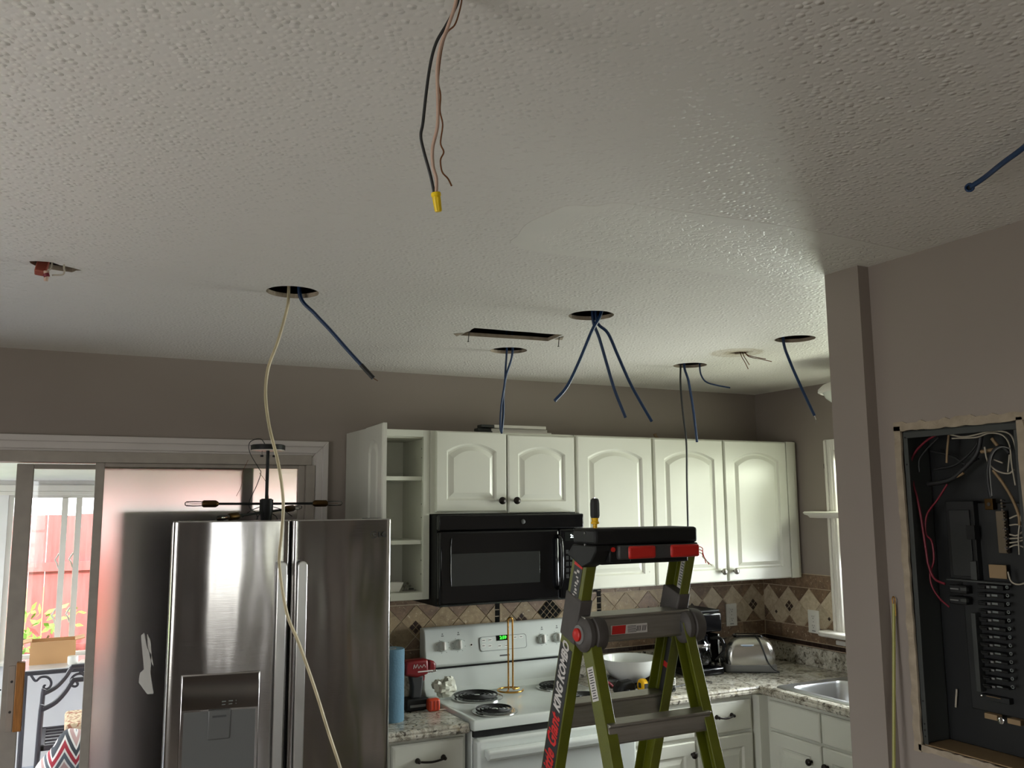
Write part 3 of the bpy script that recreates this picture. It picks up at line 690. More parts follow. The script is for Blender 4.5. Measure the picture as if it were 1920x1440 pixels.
def uppers():
    # tall narrow open unit, its door swung wide
    c = thing('wall_cabinet', 'narrow white wall cabinet standing open beside the microwave', 'cabinet', (-2.369, -.16, ZB), 'white wall cabinets')
    x0, x1, t = -2.517, -2.2225, .016
    MB().box(x0, -.305, ZB, x0+t, -.0095, ZT).build('side_panel', 'cabinet_white', c, bevel=.001); MB().box(x1-t, -.305, ZB, x1, -.0095, ZT).build('side_panel', 'cabinet_inside', c, bevel=.001)
    MB().box(x0+t, -.305, ZT-t-.02, x1-t, -.0095, ZT-.02).build('top_panel', 'cabinet_inside', c); MB().box(x0+t, -.305, ZB+.012, x1-t, -.0095, ZB+.028).build('bottom_panel', 'cabinet_inside', c)
    MB().box(x0+t, -.016, ZB+.028, x1-t, -.0095, ZT-.036).build('back_panel', 'cabinet_inside', c)
    MB().box(x0+.10, -.02, ZB+.028, x0+.118, -.016, ZT-.036).build('back_batten', 'cabinet_inside', c)
    b = MB(); b.box(x0, -.325, ZB, x0+.03, -.305, ZT).box(x1-.03, -.325, ZB, x1, -.305, ZT).box(x0+.03, -.325, ZT-.03, x1-.03, -.305, ZT).box(x0+.03, -.325, ZB, x1-.03, -.305, ZB+.032)
    b.build('face_frame', 'cabinet_white', c, bevel=.001)
    for py in (897, 1017): z = on(765, py, 'y', -.29).z; MB().box(x0+t, -.295, z-.009, x1-t, -.0165, z+.009).build('shelf', 'cabinet_white', c, bevel=.001)
    for z in (1.50, 1.56, 1.75, 1.81, 2.02, 2.06): MB().cyl((x1-t+.0005, -.27, z), (x1-t-.002, -.27, z), .003, n=8).build('shelf_pin_hole', 'screw_dark', c)
    # door hinged on the left edge, open about 95 degrees: outer (arched) face looks left
    a = math.radians(93); ax = Vector((math.cos(a)*1, -math.sin(a), 0)); nn = Vector((-math.sin(a), -math.cos(a), 0))
    hp = Vector((x0+.012, -.327, ZB-.003))
    d = panel_door(c, hp+nn*.02, ax, nn, .278, ZT-ZB+.004, mg=.062, rise=.05)
    # unit over the microwave
    c = thing('wall_cabinet', 'short white two door wall cabinet above the black microwave', 'cabinet', (-1.844, -.16, 1.765), 'white wall cabinets')
    z0 = 1.765; carcass(c, -2.2215, -1.4675, z0, ZT)
    for (a0, a1, dz, kx) in ((-2.199, -1.846, .004, -1.878), (-1.836, -1.476, -.004, -1.802)):
        d = panel_door(c, (a0, YD, z0+.005+dz), X, -Y, a1-a0, ZT-z0-.012, rise=.036, mg=.052); knob(d, (kx, YD, z0+.058), -Y, 'bronze', .017)
    # single-door unit
    c = thing('wall_cabinet', 'single door white wall cabinet just right of the microwave', 'cabinet', (-1.238, -.16, ZB), 'white wall cabinets')
    carcass(c, -1.4665, -1.0095, ZB, ZT); d = panel_door(c, (-1.4595, YD, ZB+.003), X, -Y, .443, ZT-ZB-.008, rise=.042, mg=.060); knob(d, (-1.42, YD, ZB+.07), -Y, 'bronze', .017)
    MB().cyl((-1.05, YD+.001, ZB+.072), (-1.05, YD-.0015, ZB+.072), .004, n=8).build('screw_cap', 'cabinet_inside', d)
    # double-door unit in the corner
    c = thing('wall_cabinet', 'two door white wall cabinet with nickel knobs in the corner', 'cabinet', (-.53, -.16, ZB), 'white wall cabinets')
    carcass(c, -1.0085, -.0155, ZB, ZT)
    for (a0, a1, kx) in ((-1.001, -.555, -.590), (-.545, -.105, -.510)):
        d = panel_door(c, (a0, YD, ZB+.003), X, -Y, a1-a0, ZT-ZB-.008, rise=.042, mg=.060); knob(d, (kx, YD, ZB+.055), -Y, 'nickel', .0165)
    MB().box(-.100, -.340, ZB, -.045, -.325, ZT).build('filler_strip', 'cabinet_white', c, bevel=.002)
uppers()
def lowers():
    yf, n = -.61, -Y
    def body(c, x0, x1): MB().box(x0, -.59, .09, x1, -.005, .884).box(x0, -.53, 0, x1, -.005, .09).build('cabinet_body', 'cabinet_white', c, bevel=.001)
    g = 'white base cabinets'
    c = thing('base_cabinet', 'white base cabinet with one drawer between refrigerator and range', 'cabinet', (-2.33, -.3, 0), g)
    body(c, -2.50, -2.165); d = slab(c, (-2.488, yf, .725), X, n, .31, .145); bar_pull(d, (-2.325, yf, .803), X, n, .055)
    d = panel_door(c, (-2.488, yf, .11), X, n, .31, .60, arch=False); knob(d, (-2.205, yf, .66), n, 'bronze')
    c = thing('base_cabinet', 'white base cabinet right of the range behind the ladder', 'cabinet', (-1.18, -.3, 0), g)
    body(c, -1.38, -1.0); d = slab(c, (-1.372, yf, .725), X, n, .362, .14); bar_pull(d, (-1.19, yf, .80), X, n)
    d = panel_door(c, (-1.372, yf, .11), X, n, .362, .60, arch=False); knob(d, (-1.032, yf, .655), n, 'bronze')
    c = thing('base_cabinet', 'white base cabinet under the toaster with dark drawer pull', 'cabinet', (-.82, -.3, 0), g)
    body(c, -.999, -.645); d = slab(c, (-.992, yf, .725), X, n, .328, .14); bar_pull(d, (-.835, yf, .803), X, n)
    d = panel_door(c, (-.992, yf, .11), X, n, .328, .60, arch=False)
    c = thing('base_cabinet', 'white sink base cabinet along the window wall', 'cabinet', (-.3, -1.1, 0), g)
    MB().box(-.644, -.64, .09, -.10, -.005, .884).box(-.59, -1.56, .09, -.10, -.64, .70).box(-.59, -.685, .7, -.10, -.64, .884).box(-.59, -1.56, .7, -.10, -1.52, .884).box(-.59, -1.52, .7, -.572, -.685, .884).box(-.53, -1.56, 0, -.10, -.05, .09).build('cabinet_body', 'cabinet_white', c, bevel=.001)
    for (a, b_, ky) in ((-.985, -.668, -.93), (-1.312, -.995, -1.025)):
        slab(c, (-.61, b_, .735), -Y, -X, b_-a, .130, name='false_drawer_front')
        d = panel_door(c, (-.61, b_, .11), -Y, -X, b_-a, .612, arch=False); knob(d, (-.61, ky, .645), -X, 'bronze')
lowers()

# ------------------------------------------------------------------ worktops and sink
def worktops():
    def edge(b, p0, p1, out):    # ogee front edge
        p0, p1, out = Vector(p0), Vector(p1), Vector(out)
        pr = [(0, .885), (.010, .886), (.018, .894), (.018, .903), (.012, .907), (.014, .914), (.010, .922), (.0, .925)]
        b.loft([[p0+out*q[0]+Z*(q[1]-p0.z) for q in pr], [p1+out*q[0]+Z*(q[1]-p1.z) for q in pr]])
    b = MB().box(-2.52, -.612, .885, -2.163, -.003, .925); edge(b, (-2.52, -.612, 0), (-2.163, -.612, 0), -Y)
    o = b.build('countertop', 'granite', origin=(-2.34, -.3, .885), smooth=20); tag(o, 'short speckled granite countertop left of the range', 'countertop', 'granite countertops')
    MB().box(-2.52, -.024, .925, -2.163, -.0095, 1.023).build('backsplash_lip', 'granite', o, bevel=.003)
    b = MB().box(-1.383, -.612, .885, -.003, -.0095, .925)
    b.box(-.612, -.70, .885, -.003, -.612, .925).box(-.612, -1.50, .885, -.56, -.70, .925).box(-.10, -1.50, .885, -.003, -.70, .925).box(-.612, -2.25, .885, -.003, -1.50, .925)
    edge(b, (-1.383, -.612, 0), (-.612, -.612, 0), -Y); edge(b, (-.612, -.612, 0), (-.612, -2.25, 0), -X)
    o = b.build('countertop', 'granite', origin=(-.9, -.3, .885), smooth=20); tag(o, 'speckled granite countertop turning the corner around the sink', 'countertop', 'granite countertops')
    MB().box(-1.383, -.024, .925, -.024, -.0095, 1.023).build('backsplash_lip', 'granite', o, bevel=.003); MB().box(-.024, -2.25, .925, -.0095, -.0095, 1.023).build('backsplash_lip', 'granite', o, bevel=.003)
    # sink
    def rr(x0, y0, x1, y1, z, r, n=6):
        P = []
        for cx, cy, a in ((x1-r, y1-r, 0), (x0+r, y1-r, 90), (x0+r, y0+r, 180), (x1-r, y0+r, 270)):
            for i in range(n+1): t = math.radians(a+90*i/n); P.append(Vector((cx+r*math.cos(t), cy+r*math.sin(t), z)))
        return P
    b = MB(); b.loft([rr(-.585, -1.525, -.075, -.685, .9262, .03), rr(-.580, -1.520, -.080, -.690, .931, .03), rr(-.535, -1.475, -.185, -.735, .929, .05), rr(-.528, -1.468, -.192, -.742, .918, .05), rr(-.515, -1.455, -.205, -.755, .76, .06)], cap=False)
    b.f.append(tuple(range(len(b.v)-28, len(b.v))))
    s = b.build('kitchen_sink', mat('sink_steel', (.62, .63, .64), .36, metal=1), origin=(-.33, -1.1, .93), smooth=45); tag(s, 'stainless drop in sink set in the corner countertop', 'sink')
    MB().lathe([(.04, 0), (.04, .004), (.03, .006)], (-.36, -1.1, .761), 20).build('drain', 'chrome', s)
worktops()
# ------------------------------------------------------------------ range
def kitchen_range():
    x0, x1 = -2.156, -1.388; xc = (x0+x1)/2
    r = thing('electric_range', 'white electric coil range below the black microwave', 'stove', (xc, -.33, 0))
    MB().box(x0+.002, -.625, .10, x1-.002, -.03, .892).box(x0+.03, -.58, .0, x1-.03, -.06, .10).build('body', 'appliance_white', r, bevel=.004)
    # cooktop: shallow tray with raised rim
    b = MB(); T = lambda g, z, f=0: [Vector((x0+g, -.652+g+f, z)), Vector((x1-g, -.652+g+f, z)), Vector((x1-g, -.10-g, z)), Vector((x0+g, -.10-g, z))]
    b.loft([T(0, .896), T(0, .926), T(.006, .936), T(.022, .936), T(.040, .928)])
    b.build('cooktop', 'appliance_white', r, bevel=.004, seg=3)
    # back guard
    pr = [(-.035, .93), (-.125, .932), (-.098, .96), (-.088, 1.046), (-.088, 1.054), (-.112, 1.058), (-.118, 1.066), (-.116, 1.078), (-.094, 1.212), (-.086, 1.229), (-.070, 1.236), (-.035, 1.232)]
    MB().prism(pr, (x0, 0, 0), Y, Z, X*(x1-x0)).build('back_guard', 'appliance_white', r, bevel=.014, seg=3)
    MB().box(x0+.01, -.091, 1.045, x1-.006, -.0875, 1.054).build('vent_gap', 'black_matte', r)
    A, B_ = Vector((0, -.1165, 1.074)), Vector((0, -.0945, 1.210)); up = (B_-A).normalized(); nn = X.cross(up); nn = nn if nn.y < 0 else -nn
    def face(px, py):
        p = on(px, py, 'y', -.107); t = (p.z-A.z)/(B_.z-A.z); return Vector((p.x, A.y+(B_.y-A.y)*t, p.z))
    for px, py in ((831, 1212), (861, 1209), (1018, 1198), (1046, 1195)):
        c = face(px, py); k = MB().lathe([(.0255, 0), (.0255, .004), (.022, .008), (.021, .016)], c, 24, nn).build('control_knob', 'appliance_white', r, smooth=50)
        MB().obox(c+nn*.02, X*.0055, up*.0195, nn*.006).build('knob_grip', 'plastic_white', k, bevel=.003)
        b = MB()
        for a in range(0, 300, 45):
            th = math.radians(a+120); b.obox(c+(X*math.cos(th)+up*math.sin(th))*.032+nn*.0003, X*.0022, up*.0012, nn*.0003)
        b.obox(c+up*.046+nn*.0003, X*.006, up*.0022, nn*.0003); b.obox(c+up*.055+nn*.0003, X*.003, up*.003, nn*.0003)
        b.build('dial_print', 'print_grey', k, smooth=0)
    c = face(884, 1209); MB().lathe([(.007, 0), (.007, .001)], c, 14, nn).build('indicator_ring', 'plastic_white', r); MB().lathe([(.004, 0), (.004, .0022)], c, 14, nn).build('indicator_light', 'black_gloss', r)
    # clock panel
    a, b2 = face(899, 1222), face(987, 1188); w, h = b2.x-a.x, (b2-a).dot(up); c = (a+b2)/2
    n = 8; P = []
    for cx, cy, s in ((1, 1, 0), (-1, 1, 90), (-1, -1, 180), (1, -1, 270)):
        for i in range(n+1): t = math.radians(s+90*i/n); P.append((cx*(w/2-.014)+.014*math.cos(t), cy*(h/2-.014)+.014*math.sin(t)))
    p = MB().prism(P, c, X, up, nn*.003).build('clock_panel', 'print_grey', r, smooth=0)
    MB().prism([(q[0]*.975, q[1]*.94) for q in P], c, X, up, nn*.004).build('panel_face', 'appliance_white', p, smooth=0)
    d = face(942, 1196); MB().obox(d+nn*.0042, X*.033, up*.0125, nn*.0006).build('clock_window', 'black_gloss', p, smooth=0)
    text('clock_digits', '2:59', 'display_green', p, d+nn*.0052+X*.004, X, up, .021, bold=.0004)
    for px, py in ((907, 1201), (919, 1200), (906, 1211), (918, 1211), (936, 1211), (949, 1210), (966, 1195), (977, 1194)):
        q = face(px, py); MB().obox(q+nn*.0042, X*.010, up*.0055, nn*.0005).build('touch_button', 'plastic_white', p, smooth=0)
        MB().obox(q+nn*.0048, X*.007, up*.002, nn*.0002).build('button_print', 'print_grey', p, smooth=0)
    q = face(945, 1228); MB().obox(q+nn*.0004, X*.026, up*.0035, nn*.0004).build('name_print', 'dark_grey', r, smooth=0)
    # burners: drip pan + spiral coil
    def burner(x, y, rad):
        b = MB().lathe([(rad+.016, .0), (rad+.016, .004), (rad+.006, .006), (rad*.85, -.004+.006), (.02, .0005)], (x, y, .929), 36)
        u = b.build('drip_pan', 'steel_pan', r, smooth=50); P = []; turns = 4.5 if rad > .09 else 3.6
        for i in range(int(turns*28)+1):
            t = i/28; q = .018+(rad-.018)*t/turns; P.append((x+q*math.cos(2*math.pi*t), y+q*math.sin(2*math.pi*t), .9425))
        MB().tube(P, .0046, 6, 1, flat=.8).build('coil', 'coil', u, smooth=60)
        MB().lathe([(.014, 0), (.014, .008), (.004, .010)], (x, y, .935), 16).build('coil_hub', 'steel_pan', u)
    burner(-1.945, -.225, .103); burner(-1.992, -.51, .082); burner(-1.515, -.20, .082); burner(-1.535, -.50, .103)
    # oven door
    d = MB().box(x0+.004, -.69, .17, x1-.004, -.63, .868).build('oven_door', 'appliance_white', r, bevel=.012, seg=3)
    MB().box(-2.01, -.6925, .33, -1.53, -.69, .665).build('oven_window', 'oven_glass', d, bevel=.02, seg=4)
    pr = [(-.69, .835), (-.722, .838), (-.735, .825), (-.733, .805), (-.718, .79), (-.705, .80), (-.69, .80)]
    MB().prism(pr, (x0+.03, 0, 0), Y, Z, X*(x1-x0-.06)).build('door_handle', 'appliance_white', d, bevel=.006, seg=3)
    MB().box(x0+.004, -.645, .871, x1-.004, -.628, .894).build('shadow_gap', 'black_matte', r)
    MB().box(x0+.004, -.685, .03, x1-.004, -.62, .16).build('drawer', 'appliance_white', r, bevel=.008)
kitchen_range()

# ------------------------------------------------------------------ microwave
def microwave():
    x0, x1, z0, z1 = -2.214, -1.474, 1.366, 1.762
    r = thing('microwave', 'black over the range microwave under the short wall cabinet', 'microwave', (-1.844, -.2, z0))
    MB().box(x0, -.385, z0, x1, -.012, z1).build('case', 'black_matte', r, bevel=.004)
    zt = 1.69; xd = -1.612
    MB().box(x0, -.418, zt+.002, x1, -.385, z1-.002).build('top_grille', 'black_gloss', r, bevel=.006)
    d = MB().box(x0, -.425, z0+.004, xd, -.385, zt).build('door', 'black_gloss', r, bevel=.012, seg=3)
    a, b = on(845, 1100, 'y', -.426), on(1012, 1032, 'y', -.426)
    MB().box(a.x, -.4265, 1.452, b.x, -.424, 1.592).build('door_window', mat('micro_window', srgb(44, 46, 46), .12), d, bevel=.001)
    MB().tube([(x0+.055, -.4255, 1.455), (x0+.052, -.4275, 1.50), (x0+.052, -.4275, 1.62), (x0+.056, -.4255, 1.66)], .0022, 6).build('edge_trim', 'black_gloss', d)
    h = MB().tube([(xd-.014, -.425, 1.66), (xd-.012, -.452, 1.645), (xd-.010, -.46, 1.60), (xd-.010, -.46, 1.50), (xd-.012, -.452, 1.435), (xd-.014, -.425, 1.42)], .009, 10).build('door_handle', 'black_gloss', d, smooth=60)
    p = MB().box(xd+.003, -.422, z0+.004, x1, -.385, zt).build('control_panel', 'black_gloss', r, bevel=.008)
    MB().box(xd+.03, -.4226, 1.635, x1-.02, -.4215, 1.675).build('display_window', 'oven_glass', p, smooth=0)
    text('clock_digits', '2:59', 'display_white', p, (xd+.078, -.4232, 1.655), X, Z, .022, bold=.0005)
    for i in range(4):
        for j in range(5):
            x, z = xd+.034+i*.022, 1.575-j*.028
            MB().box(x, -.4228, z, x+.015, -.4215, z+.018).build('key', mat('key_black', (.013, .013, .013), .4, spec=.3), p, smooth=0)
    MB().lathe([(.011, 0), (.011, .002), (.008, .003)], (-1.80, -.4185, 1.727), 18, -Y).build('badge', 'dark_grey', r, smooth=60)
    MB().box(x0+.03, -.36, z0-.006, x1-.03, -.06, z0).build('grease_filter', 'black_matte', r)
microwave()

# ------------------------------------------------------------------ refrigerator
def fridge():
    W = .757; a = math.radians(-5.0); loc = Vector((-3.352, -.862, 0))
    r = thing('refrigerator', 'stainless french door refrigerator in front of the sliding glass door', 'refrigerator', loc, rotz=a)
    ax, ay = Vector((math.cos(a), math.sin(a), 0)), Vector((-math.sin(a), math.cos(a), 0))
    def loc_of(px, py, yl=0.012):
        d = FWD + RGT*((px-960)/FPX) + UPV*((720-py)/FPX); t = (yl-(CAM-loc).dot(ay))/d.dot(ay); p = CAM+d*t-loc; return p.dot(ax), p.z
    bul = lambda x: .034*((x-W/2)/(W/2))**2
    mat('fridge_side', srgb(118, 116, 114), .5, bump=.05, bscale=200)
    MB().box(.006, .085, .03, W-.006, .765, 1.735).build('case', 'fridge_side', r, bevel=.006)
    MB().box(.02, .075, .0, W-.02, .72, .04).build('base_grille', 'black_matte', r)
    def door(x0, x1, z0, z1, name):
        n = 18; ys = []
        rings = []
        for i in range(n+1):
            t = i/n; x = x0+(x1-x0)*t; e = min(x-x0, x1-x)
            rd = .014; f = rd-math.sqrt(max(rd*rd-(rd-min(e, rd))**2, 0)) if e < rd else 0
            rings.append((x, bul(x)+f))
        xs = sorted({*[q[0] for q in rings], x0+.002, x0+.005, x0+.009, x1-.002, x1-.005, x1-.009})
        out = []
        for x in xs:
            e = min(x-x0, x1-x); rd = .014; f = rd-math.sqrt(max(rd*rd-(rd-min(e, rd))**2, 0)) if e < rd else 0
            out.append((x, bul(x)+f))
        poly = out+[(x1, .082), (x0, .082)]
        return MB().prism(poly, (0, 0, z0), X, Y, Z*(z1-z0)).build(name, 'stainless', r, smooth=40, bevel=.004)
    xs = .388
    L = door(0, xs-.003, .70, 1.757, 'door'); Rd = door(xs+.003, W, .70, 1.757, 'door'); door(0, W, .06, .69, 'freezer_drawer')
    MB().box(xs-.0028, .03, .70, xs+.0028, .08, 1.75).build('door_gasket', 'black_rubber', r)
    MB().tube([(.05, bul(.05), .62), (.05, -.045, .62), (W-.05, -.045, .62), (W-.05, bul(.05), .62)], .012, 8, 3).build('drawer_handle', 'stainless', r)
    # flat bar handles either side of the gap
    for x, par in ((xs-.033, L), (xs+.036, Rd)):
        hb = MB(); y0 = bul(x)
        w_ = .0165; n = 8
        top = [(x-w_+0, .80), (x+w_, .80), (x+w_, 1.60)]+[(x+w_*math.cos(math.pi*i/n), 1.60+w_*math.sin(math.pi*i/n)) for i in range(1, n)]+[(x-w_, 1.60)]
        hb.prism([(p[0], p[1]) for p in top], (0, y0-.048, 0), X, Z, Y*.016)
        for z in (.86, 1.585): hb.box(x-.010, y0-.034, z-.02, x+.010, y0+.002, z+.02)
        hb.build('door_handle', mat('handle_steel', (.62, .61, .6), .3, metal=1), par, bevel=.003)
    # dispenser
    xa, za = loc_of(340, 1263); xb, zb = loc_of(487, 1260); xm = (xa+xb)/2; yb = bul(xm)
    z1 = (za+zb)/2; zp = z1-.115; z0 = z1-.42
    tx = lambda x: bul(x)-.002
    d = MB().prism([(xa, tx(xa)-.004), (xb, tx(xb)-.004), (xb, .03), (xa, .03)], (0, 0, z0), X, Y, Z*(z1-z0)).build('dispenser', 'stainless', L, bevel=.004)
    MB().prism([(xa+.004, tx(xa)-.007), (xb-.004, tx(xb)-.007), (xb-.004, .02), (xa+.004, .02)], (0, 0, zp), X, Y, Z*(z1-zp-.004)).build('dispenser_panel', mat('mirror_panel', (.35, .34, .33), .06, metal=1), L, bevel=.004)
    MB().prism([(xa+.012, tx(xa)-.0052), (xb-.012, tx(xb)-.0052), (xb-.012, .02), (xa+.012, .02)], (0, 0, z0+.02), X, Y, Z*(zp-z0-.026)).build('dispenser_cavity', mat('cavity_grey', srgb(92, 92, 90), .35), L, bevel=.006)
    xp, zq = loc_of(411, 1335); MB().box(xp-.036, yb-.012, zq-.085, xp+.036, yb-.004, zq+.01).build('dispenser_paddle', 'cavity_grey', L, bevel=.006)
    MB().box(xp-.022, yb-.014, zq-.014, xp+.022, yb-.011, zq-.008).build('paddle_slot', 'dark_grey', L)
    b = MB()
    for i in range(5): b.box(xm+.005+i*.022, yb-.0105, zp+.022, xm+.018+i*.022, yb-.0098, zp+.026).box(xm+.005+i*.022, yb-.0105, zp+.013, xm+.016+i*.022, yb-.0098, zp+.016)
    b.build('dispenser_print', 'print_grey', L, smooth=0)
    # emblem: ring with a face mark, then two letters
    xl, zl = loc_of(702, 1003); yl = bul(xl)-.001
    P = [(xl+.012*math.cos(t), yl, zl+.012*math.sin(t)) for t in [math.radians(40+i*20) for i in range(16)]]
    e = MB().tube(P, .0013, 6, 2).tube([(xl-.001, yl, zl+.006), (xl-.001, yl, zl-.004), (xl+.004, yl, zl-.004)], .0011, 6, 1).tube([(xl+.003, yl, zl+.001), (xl+.012, yl, zl+.001)], .0011, 6, 1).cyl((xl-.006, yl-.001, zl+.003), (xl-.006, yl+.001, zl+.003), .0018, n=8)
    e.build('emblem', 'dark_grey', Rd)
    text('emblem_letters', 'LG', 'dark_grey', Rd, (xl+.033, yl-.0006, zl), X, Z, .026, bold=.0006)
    for x in (.05, W-.05): MB().box(x-.03, .09, 1.735, x+.03, .19, 1.758).build('hinge_cover', 'dark_grey', r, bevel=.004)
    return r
fridge()
# ------------------------------------------------------------------ step ladder
def ladder():
    r = thing('step_ladder', 'lime green fiberglass combination ladder standing in front of the range', 'ladder', (-2.28, -1.85, 0))
    SL = .328; yf = lambda z: -1.995+(1.65-z)*SL; yb = lambda z: -2.008-(1.42-z)*.33
    tf = Vector((0, SL, -1)).normalized(); tb = Vector((0, -.33, -1)).normalized()
    def channel(name, x0, x1, p0, p1, t, dep, openx):
        """C-channel rail: web at the x side away from openx, flanges front and rear"""
        w = .004; d = (Vector((0, 1, 0))-t*t.y).normalized(); L = (p1-p0)
        web = x0 if openx > 0 else x1; s = openx
        prof = [(0, -dep/2), (0, dep/2), (s*.032, dep/2), (s*.032, dep/2-w), (s*w, dep/2-w), (s*w, -dep/2+w), (s*.032, -dep/2+w), (s*.032, -dep/2)]
        b = MB().loft([[Vector((web+q[0], 0, 0))+Vector((0, p.y, p.z))+d*q[1] for q in prof] for p in (p0, p1)])
        return b.build(name, 'ladder_green', r, bevel=.002)
    P = lambda f, z: Vector((0, f(z), z))
    xl, xr = -2.452, -2.098
    fl = channel('front_rail', xl, 0, P(yf, 1.675), P(yf, .012), tf, .072, 1); fr = channel('front_rail', 0, xr, P(yf, 1.675), P(yf, .012), tf, .072, -1)
    rl = channel('rear_leg', xl+.012, 0, P(yb, 1.47), P(yb, .012), tb, .048, 1); rr_ = channel('rear_leg', 0, xr-.004, P(yb, 1.47), P(yb, .012), tb, .054, -1)
    for f in (yf, yb):
        for x in (xl+.018, xr-.018): MB().box(x-.022, f(.02)-.045, 0, x+.022, f(.02)+.045, .03).build('foot', 'black_rubber', r, bevel=.004)
    # top cap with magnet tray lip, latches and red holders
    c = MB().box(-2.466, -2.100, 1.700, -2.138, -1.985, 1.742).build('top_cap', 'black_matte', r, bevel=.008)
    MB().prism([(-2.100, 1.70), (-2.10, 1.685), (-2.075, 1.655), (-2.03, 1.640), (-1.955, 1.672), (-1.985, 1.70)], (-2.466, 0, 0), Y, Z, X*.045).build('cap_end', 'black_matte', c, bevel=.004)
    MB().prism([(-2.10, 1.70), (-2.10, 1.67), (-2.03, 1.655), (-1.96, 1.675), (-1.985, 1.70)], (-2.168, 0, 0), Y, Z, X*.030).build('cap_end', 'black_matte', c, bevel=.004)
    MB().box(-2.421, -2.096, 1.655, -2.355, -1.99, 1.70).box(-2.43, -2.07, 1.648, -2.15, -2.0, 1.70).build('cap_bracket', 'black_matte', c, bevel=.004)
    MB().box(-2.40, -2.108, 1.662, -2.150, -2.06, 1.698).build('latch_bar', 'dark_grey', c, bevel=.005)
    for x0, x1 in ((-2.372, -2.286), (-2.238, -2.142)):
        MB().box(x0, -2.113, 1.663, x1, -2.10, 1.696).build('red_holder', 'ladder_red', c, bevel=.006)
    MB().cyl((-2.413, -2.102, 1.688), (-2.413, -2.098, 1.688), .006, n=12).build('red_dot', 'ladder_red', c)
    for z in (1.70, 1.73): MB().cyl((-2.468, -2.05, z), (-2.465, -2.05, z), .003, n=8).build('rivet', 'grey_plastic', c)
    # frayed red twine at the right end
    for k in range(3): MB().tube([(-2.142, -2.106, 1.69-.008*k), (-2.134, -2.112, 1.684-.008*k), (-2.136, -2.116, 1.672-.006*k), (-2.126+.01*k, -2.115, 1.645-.004*k)], .0012, 5).build('twine', 'ladder_red' if k < 2 else 'cable_white', c)
    # hinge sleeves and rotating locks
    for x0, x1, xa, xb in ((xl-.004, xl+.036, xl-.002, xl+.062), (xr-.036, xr+.004, xr-.034, xr+.03)):
        d = (Vector((0, 1, 0))-tf*tf.y).normalized(); zc = 1.505; p = P(yf, zc)
        h = MB().obox((Vector(((x0+x1)/2, p.y, p.z))), X*((x1-x0)/2), d*.039, tf*.062).build('hinge_sleeve', 'ladder_grey', r, bevel=.004)
        c0 = Vector((xa, -1.992, 1.465))
        MB().lathe([(.030, 0), (.040, .004), (.046, .010), (.046, .022), (.043, .025), (.043, .030), (.047, .033), (.047, .050), (.044, .064)], c0, 32, X).build('hinge_lock', 'ladder_grey', h, smooth=30)
        if x0 < -2.3:
            MB().lathe([(.025, 0), (.025, -.003), (.021, -.004)], c0, 28, X).build('lock_ring', 'grey_plastic', h); MB().lathe([(.017, 0), (.017, -.010), (.012, -.014)], c0, 24, X).build('release_button', 'ladder_red', h, smooth=40)
        else:
            MB().lathe([(.020, 0), (.018, -.002)], c0, 24, X).build('lock_ring', 'dark_grey', h); MB().lathe([(.009, 0), (.008, -.003)], c0, 16, X).build('lock_pin', 'grey_plastic', h)
    # treads and rungs
    def tread(f, z, y_off, hgt, dep, name, t, par=r, g=.006):
        y = f(z)+y_off
        b = MB(); pr = [(-dep/2, -hgt/2), (-dep/2-.004, -hgt/2+.006), (-dep/2, -hgt/2+.012), (-dep/2, hgt/2-.010), (-dep/2-.007, hgt/2-.005), (-dep/2-.005, hgt/2), (dep/2, hgt/2+.004), (dep/2, -hgt/2)]
        b.prism(pr, (xl+g, y, z), Y, Z, X*(xr-xl-2*g)); return b.build(name, 'aluminium', par, bevel=.0015)
    s1 = tread(yf, 1.476, -.035, .070, .06, 'step', tf); tread(yf, 1.234, 0, .064, .05, 'step', tf)
    for z in (.93, .63, .33): tread(yf, z, 0, .06, .05, 'step', tf)
    for z in (1.232, .93, .63, .33): tread(yb, z, -.005, .050, .04, 'rung', tb, g=.017)
    # stickers
    y = yf(1.476)-.035-.031
    a = on(1140, 1173, 'y', y); k = MB().box(-2.363, y-.0006, 1.459, -2.246, y+.0004, 1.483).build('warning_sticker', 'decal_white', s1, smooth=0)
    MB().prism([(-2.361, 1.460), (-2.318, 1.460), (-2.315, 1.482), (-2.358, 1.482)], (0, y-.0008, 0), X, Z, Y*.0004).build('sticker_red', 'decal_red', k, smooth=0)
    b = MB()
    for i in range(5): b.box(-2.310, y-.0009, 1.4625+i*.0038, -2.282+.002*(i % 2), y-.0007, 1.4640+i*.0038)
    b.build('sticker_print', 'decal_black', k, smooth=0)
    b = MB()
    for i in range(6): b.prism([(0, 0), (.0022, 0), (.0052, .014), (.003, .014)], (-2.281+i*.0048+(.003 if i > 2 else 0), y-.0009, 1.464), X, Z, Y*.0002)
    b.build('sticker_figures', 'decal_black', k, smooth=0)
    up = -tf; fr_ = Vector((0, .95, .3117)); fr_ = (fr_-up*fr_.dot(up)).normalized(); xo = xl-.0006
    def decal(z0, z1, wd, m, par, x=xo, f=yf, off=0, th=.0005):
        p0, p1 = Vector((x, f(z0), z0)), Vector((x, f(z1), z1)); return MB().beam(p0+fr_*off, p1+fr_*off, X, th, wd).build('decal', m, par, smooth=0)
    d = decal(1.425, .30, .062, 'decal_black', fl)
    text('decal_lettering', 'KING KOMBO', 'decal_white', d, Vector((xo-.0006, yf(1.342), 1.342)), up, fr_, .047, bold=.0019, shear=.25, sx=.66)
    zg = on(1036, 1338, 'x', xo).z; text('decal_lettering', 'Little Giant', 'decal_red', d, Vector((xo-.0006, yf(zg), zg)), up, fr_, .068, bold=.0018, shear=.25, sx=.60, align='RIGHT')
    d = decal(1.645, 1.558, .042, 'decal_black', fl); decal(1.652, 1.640, .042, 'decal_red', fl, xo-.0004)
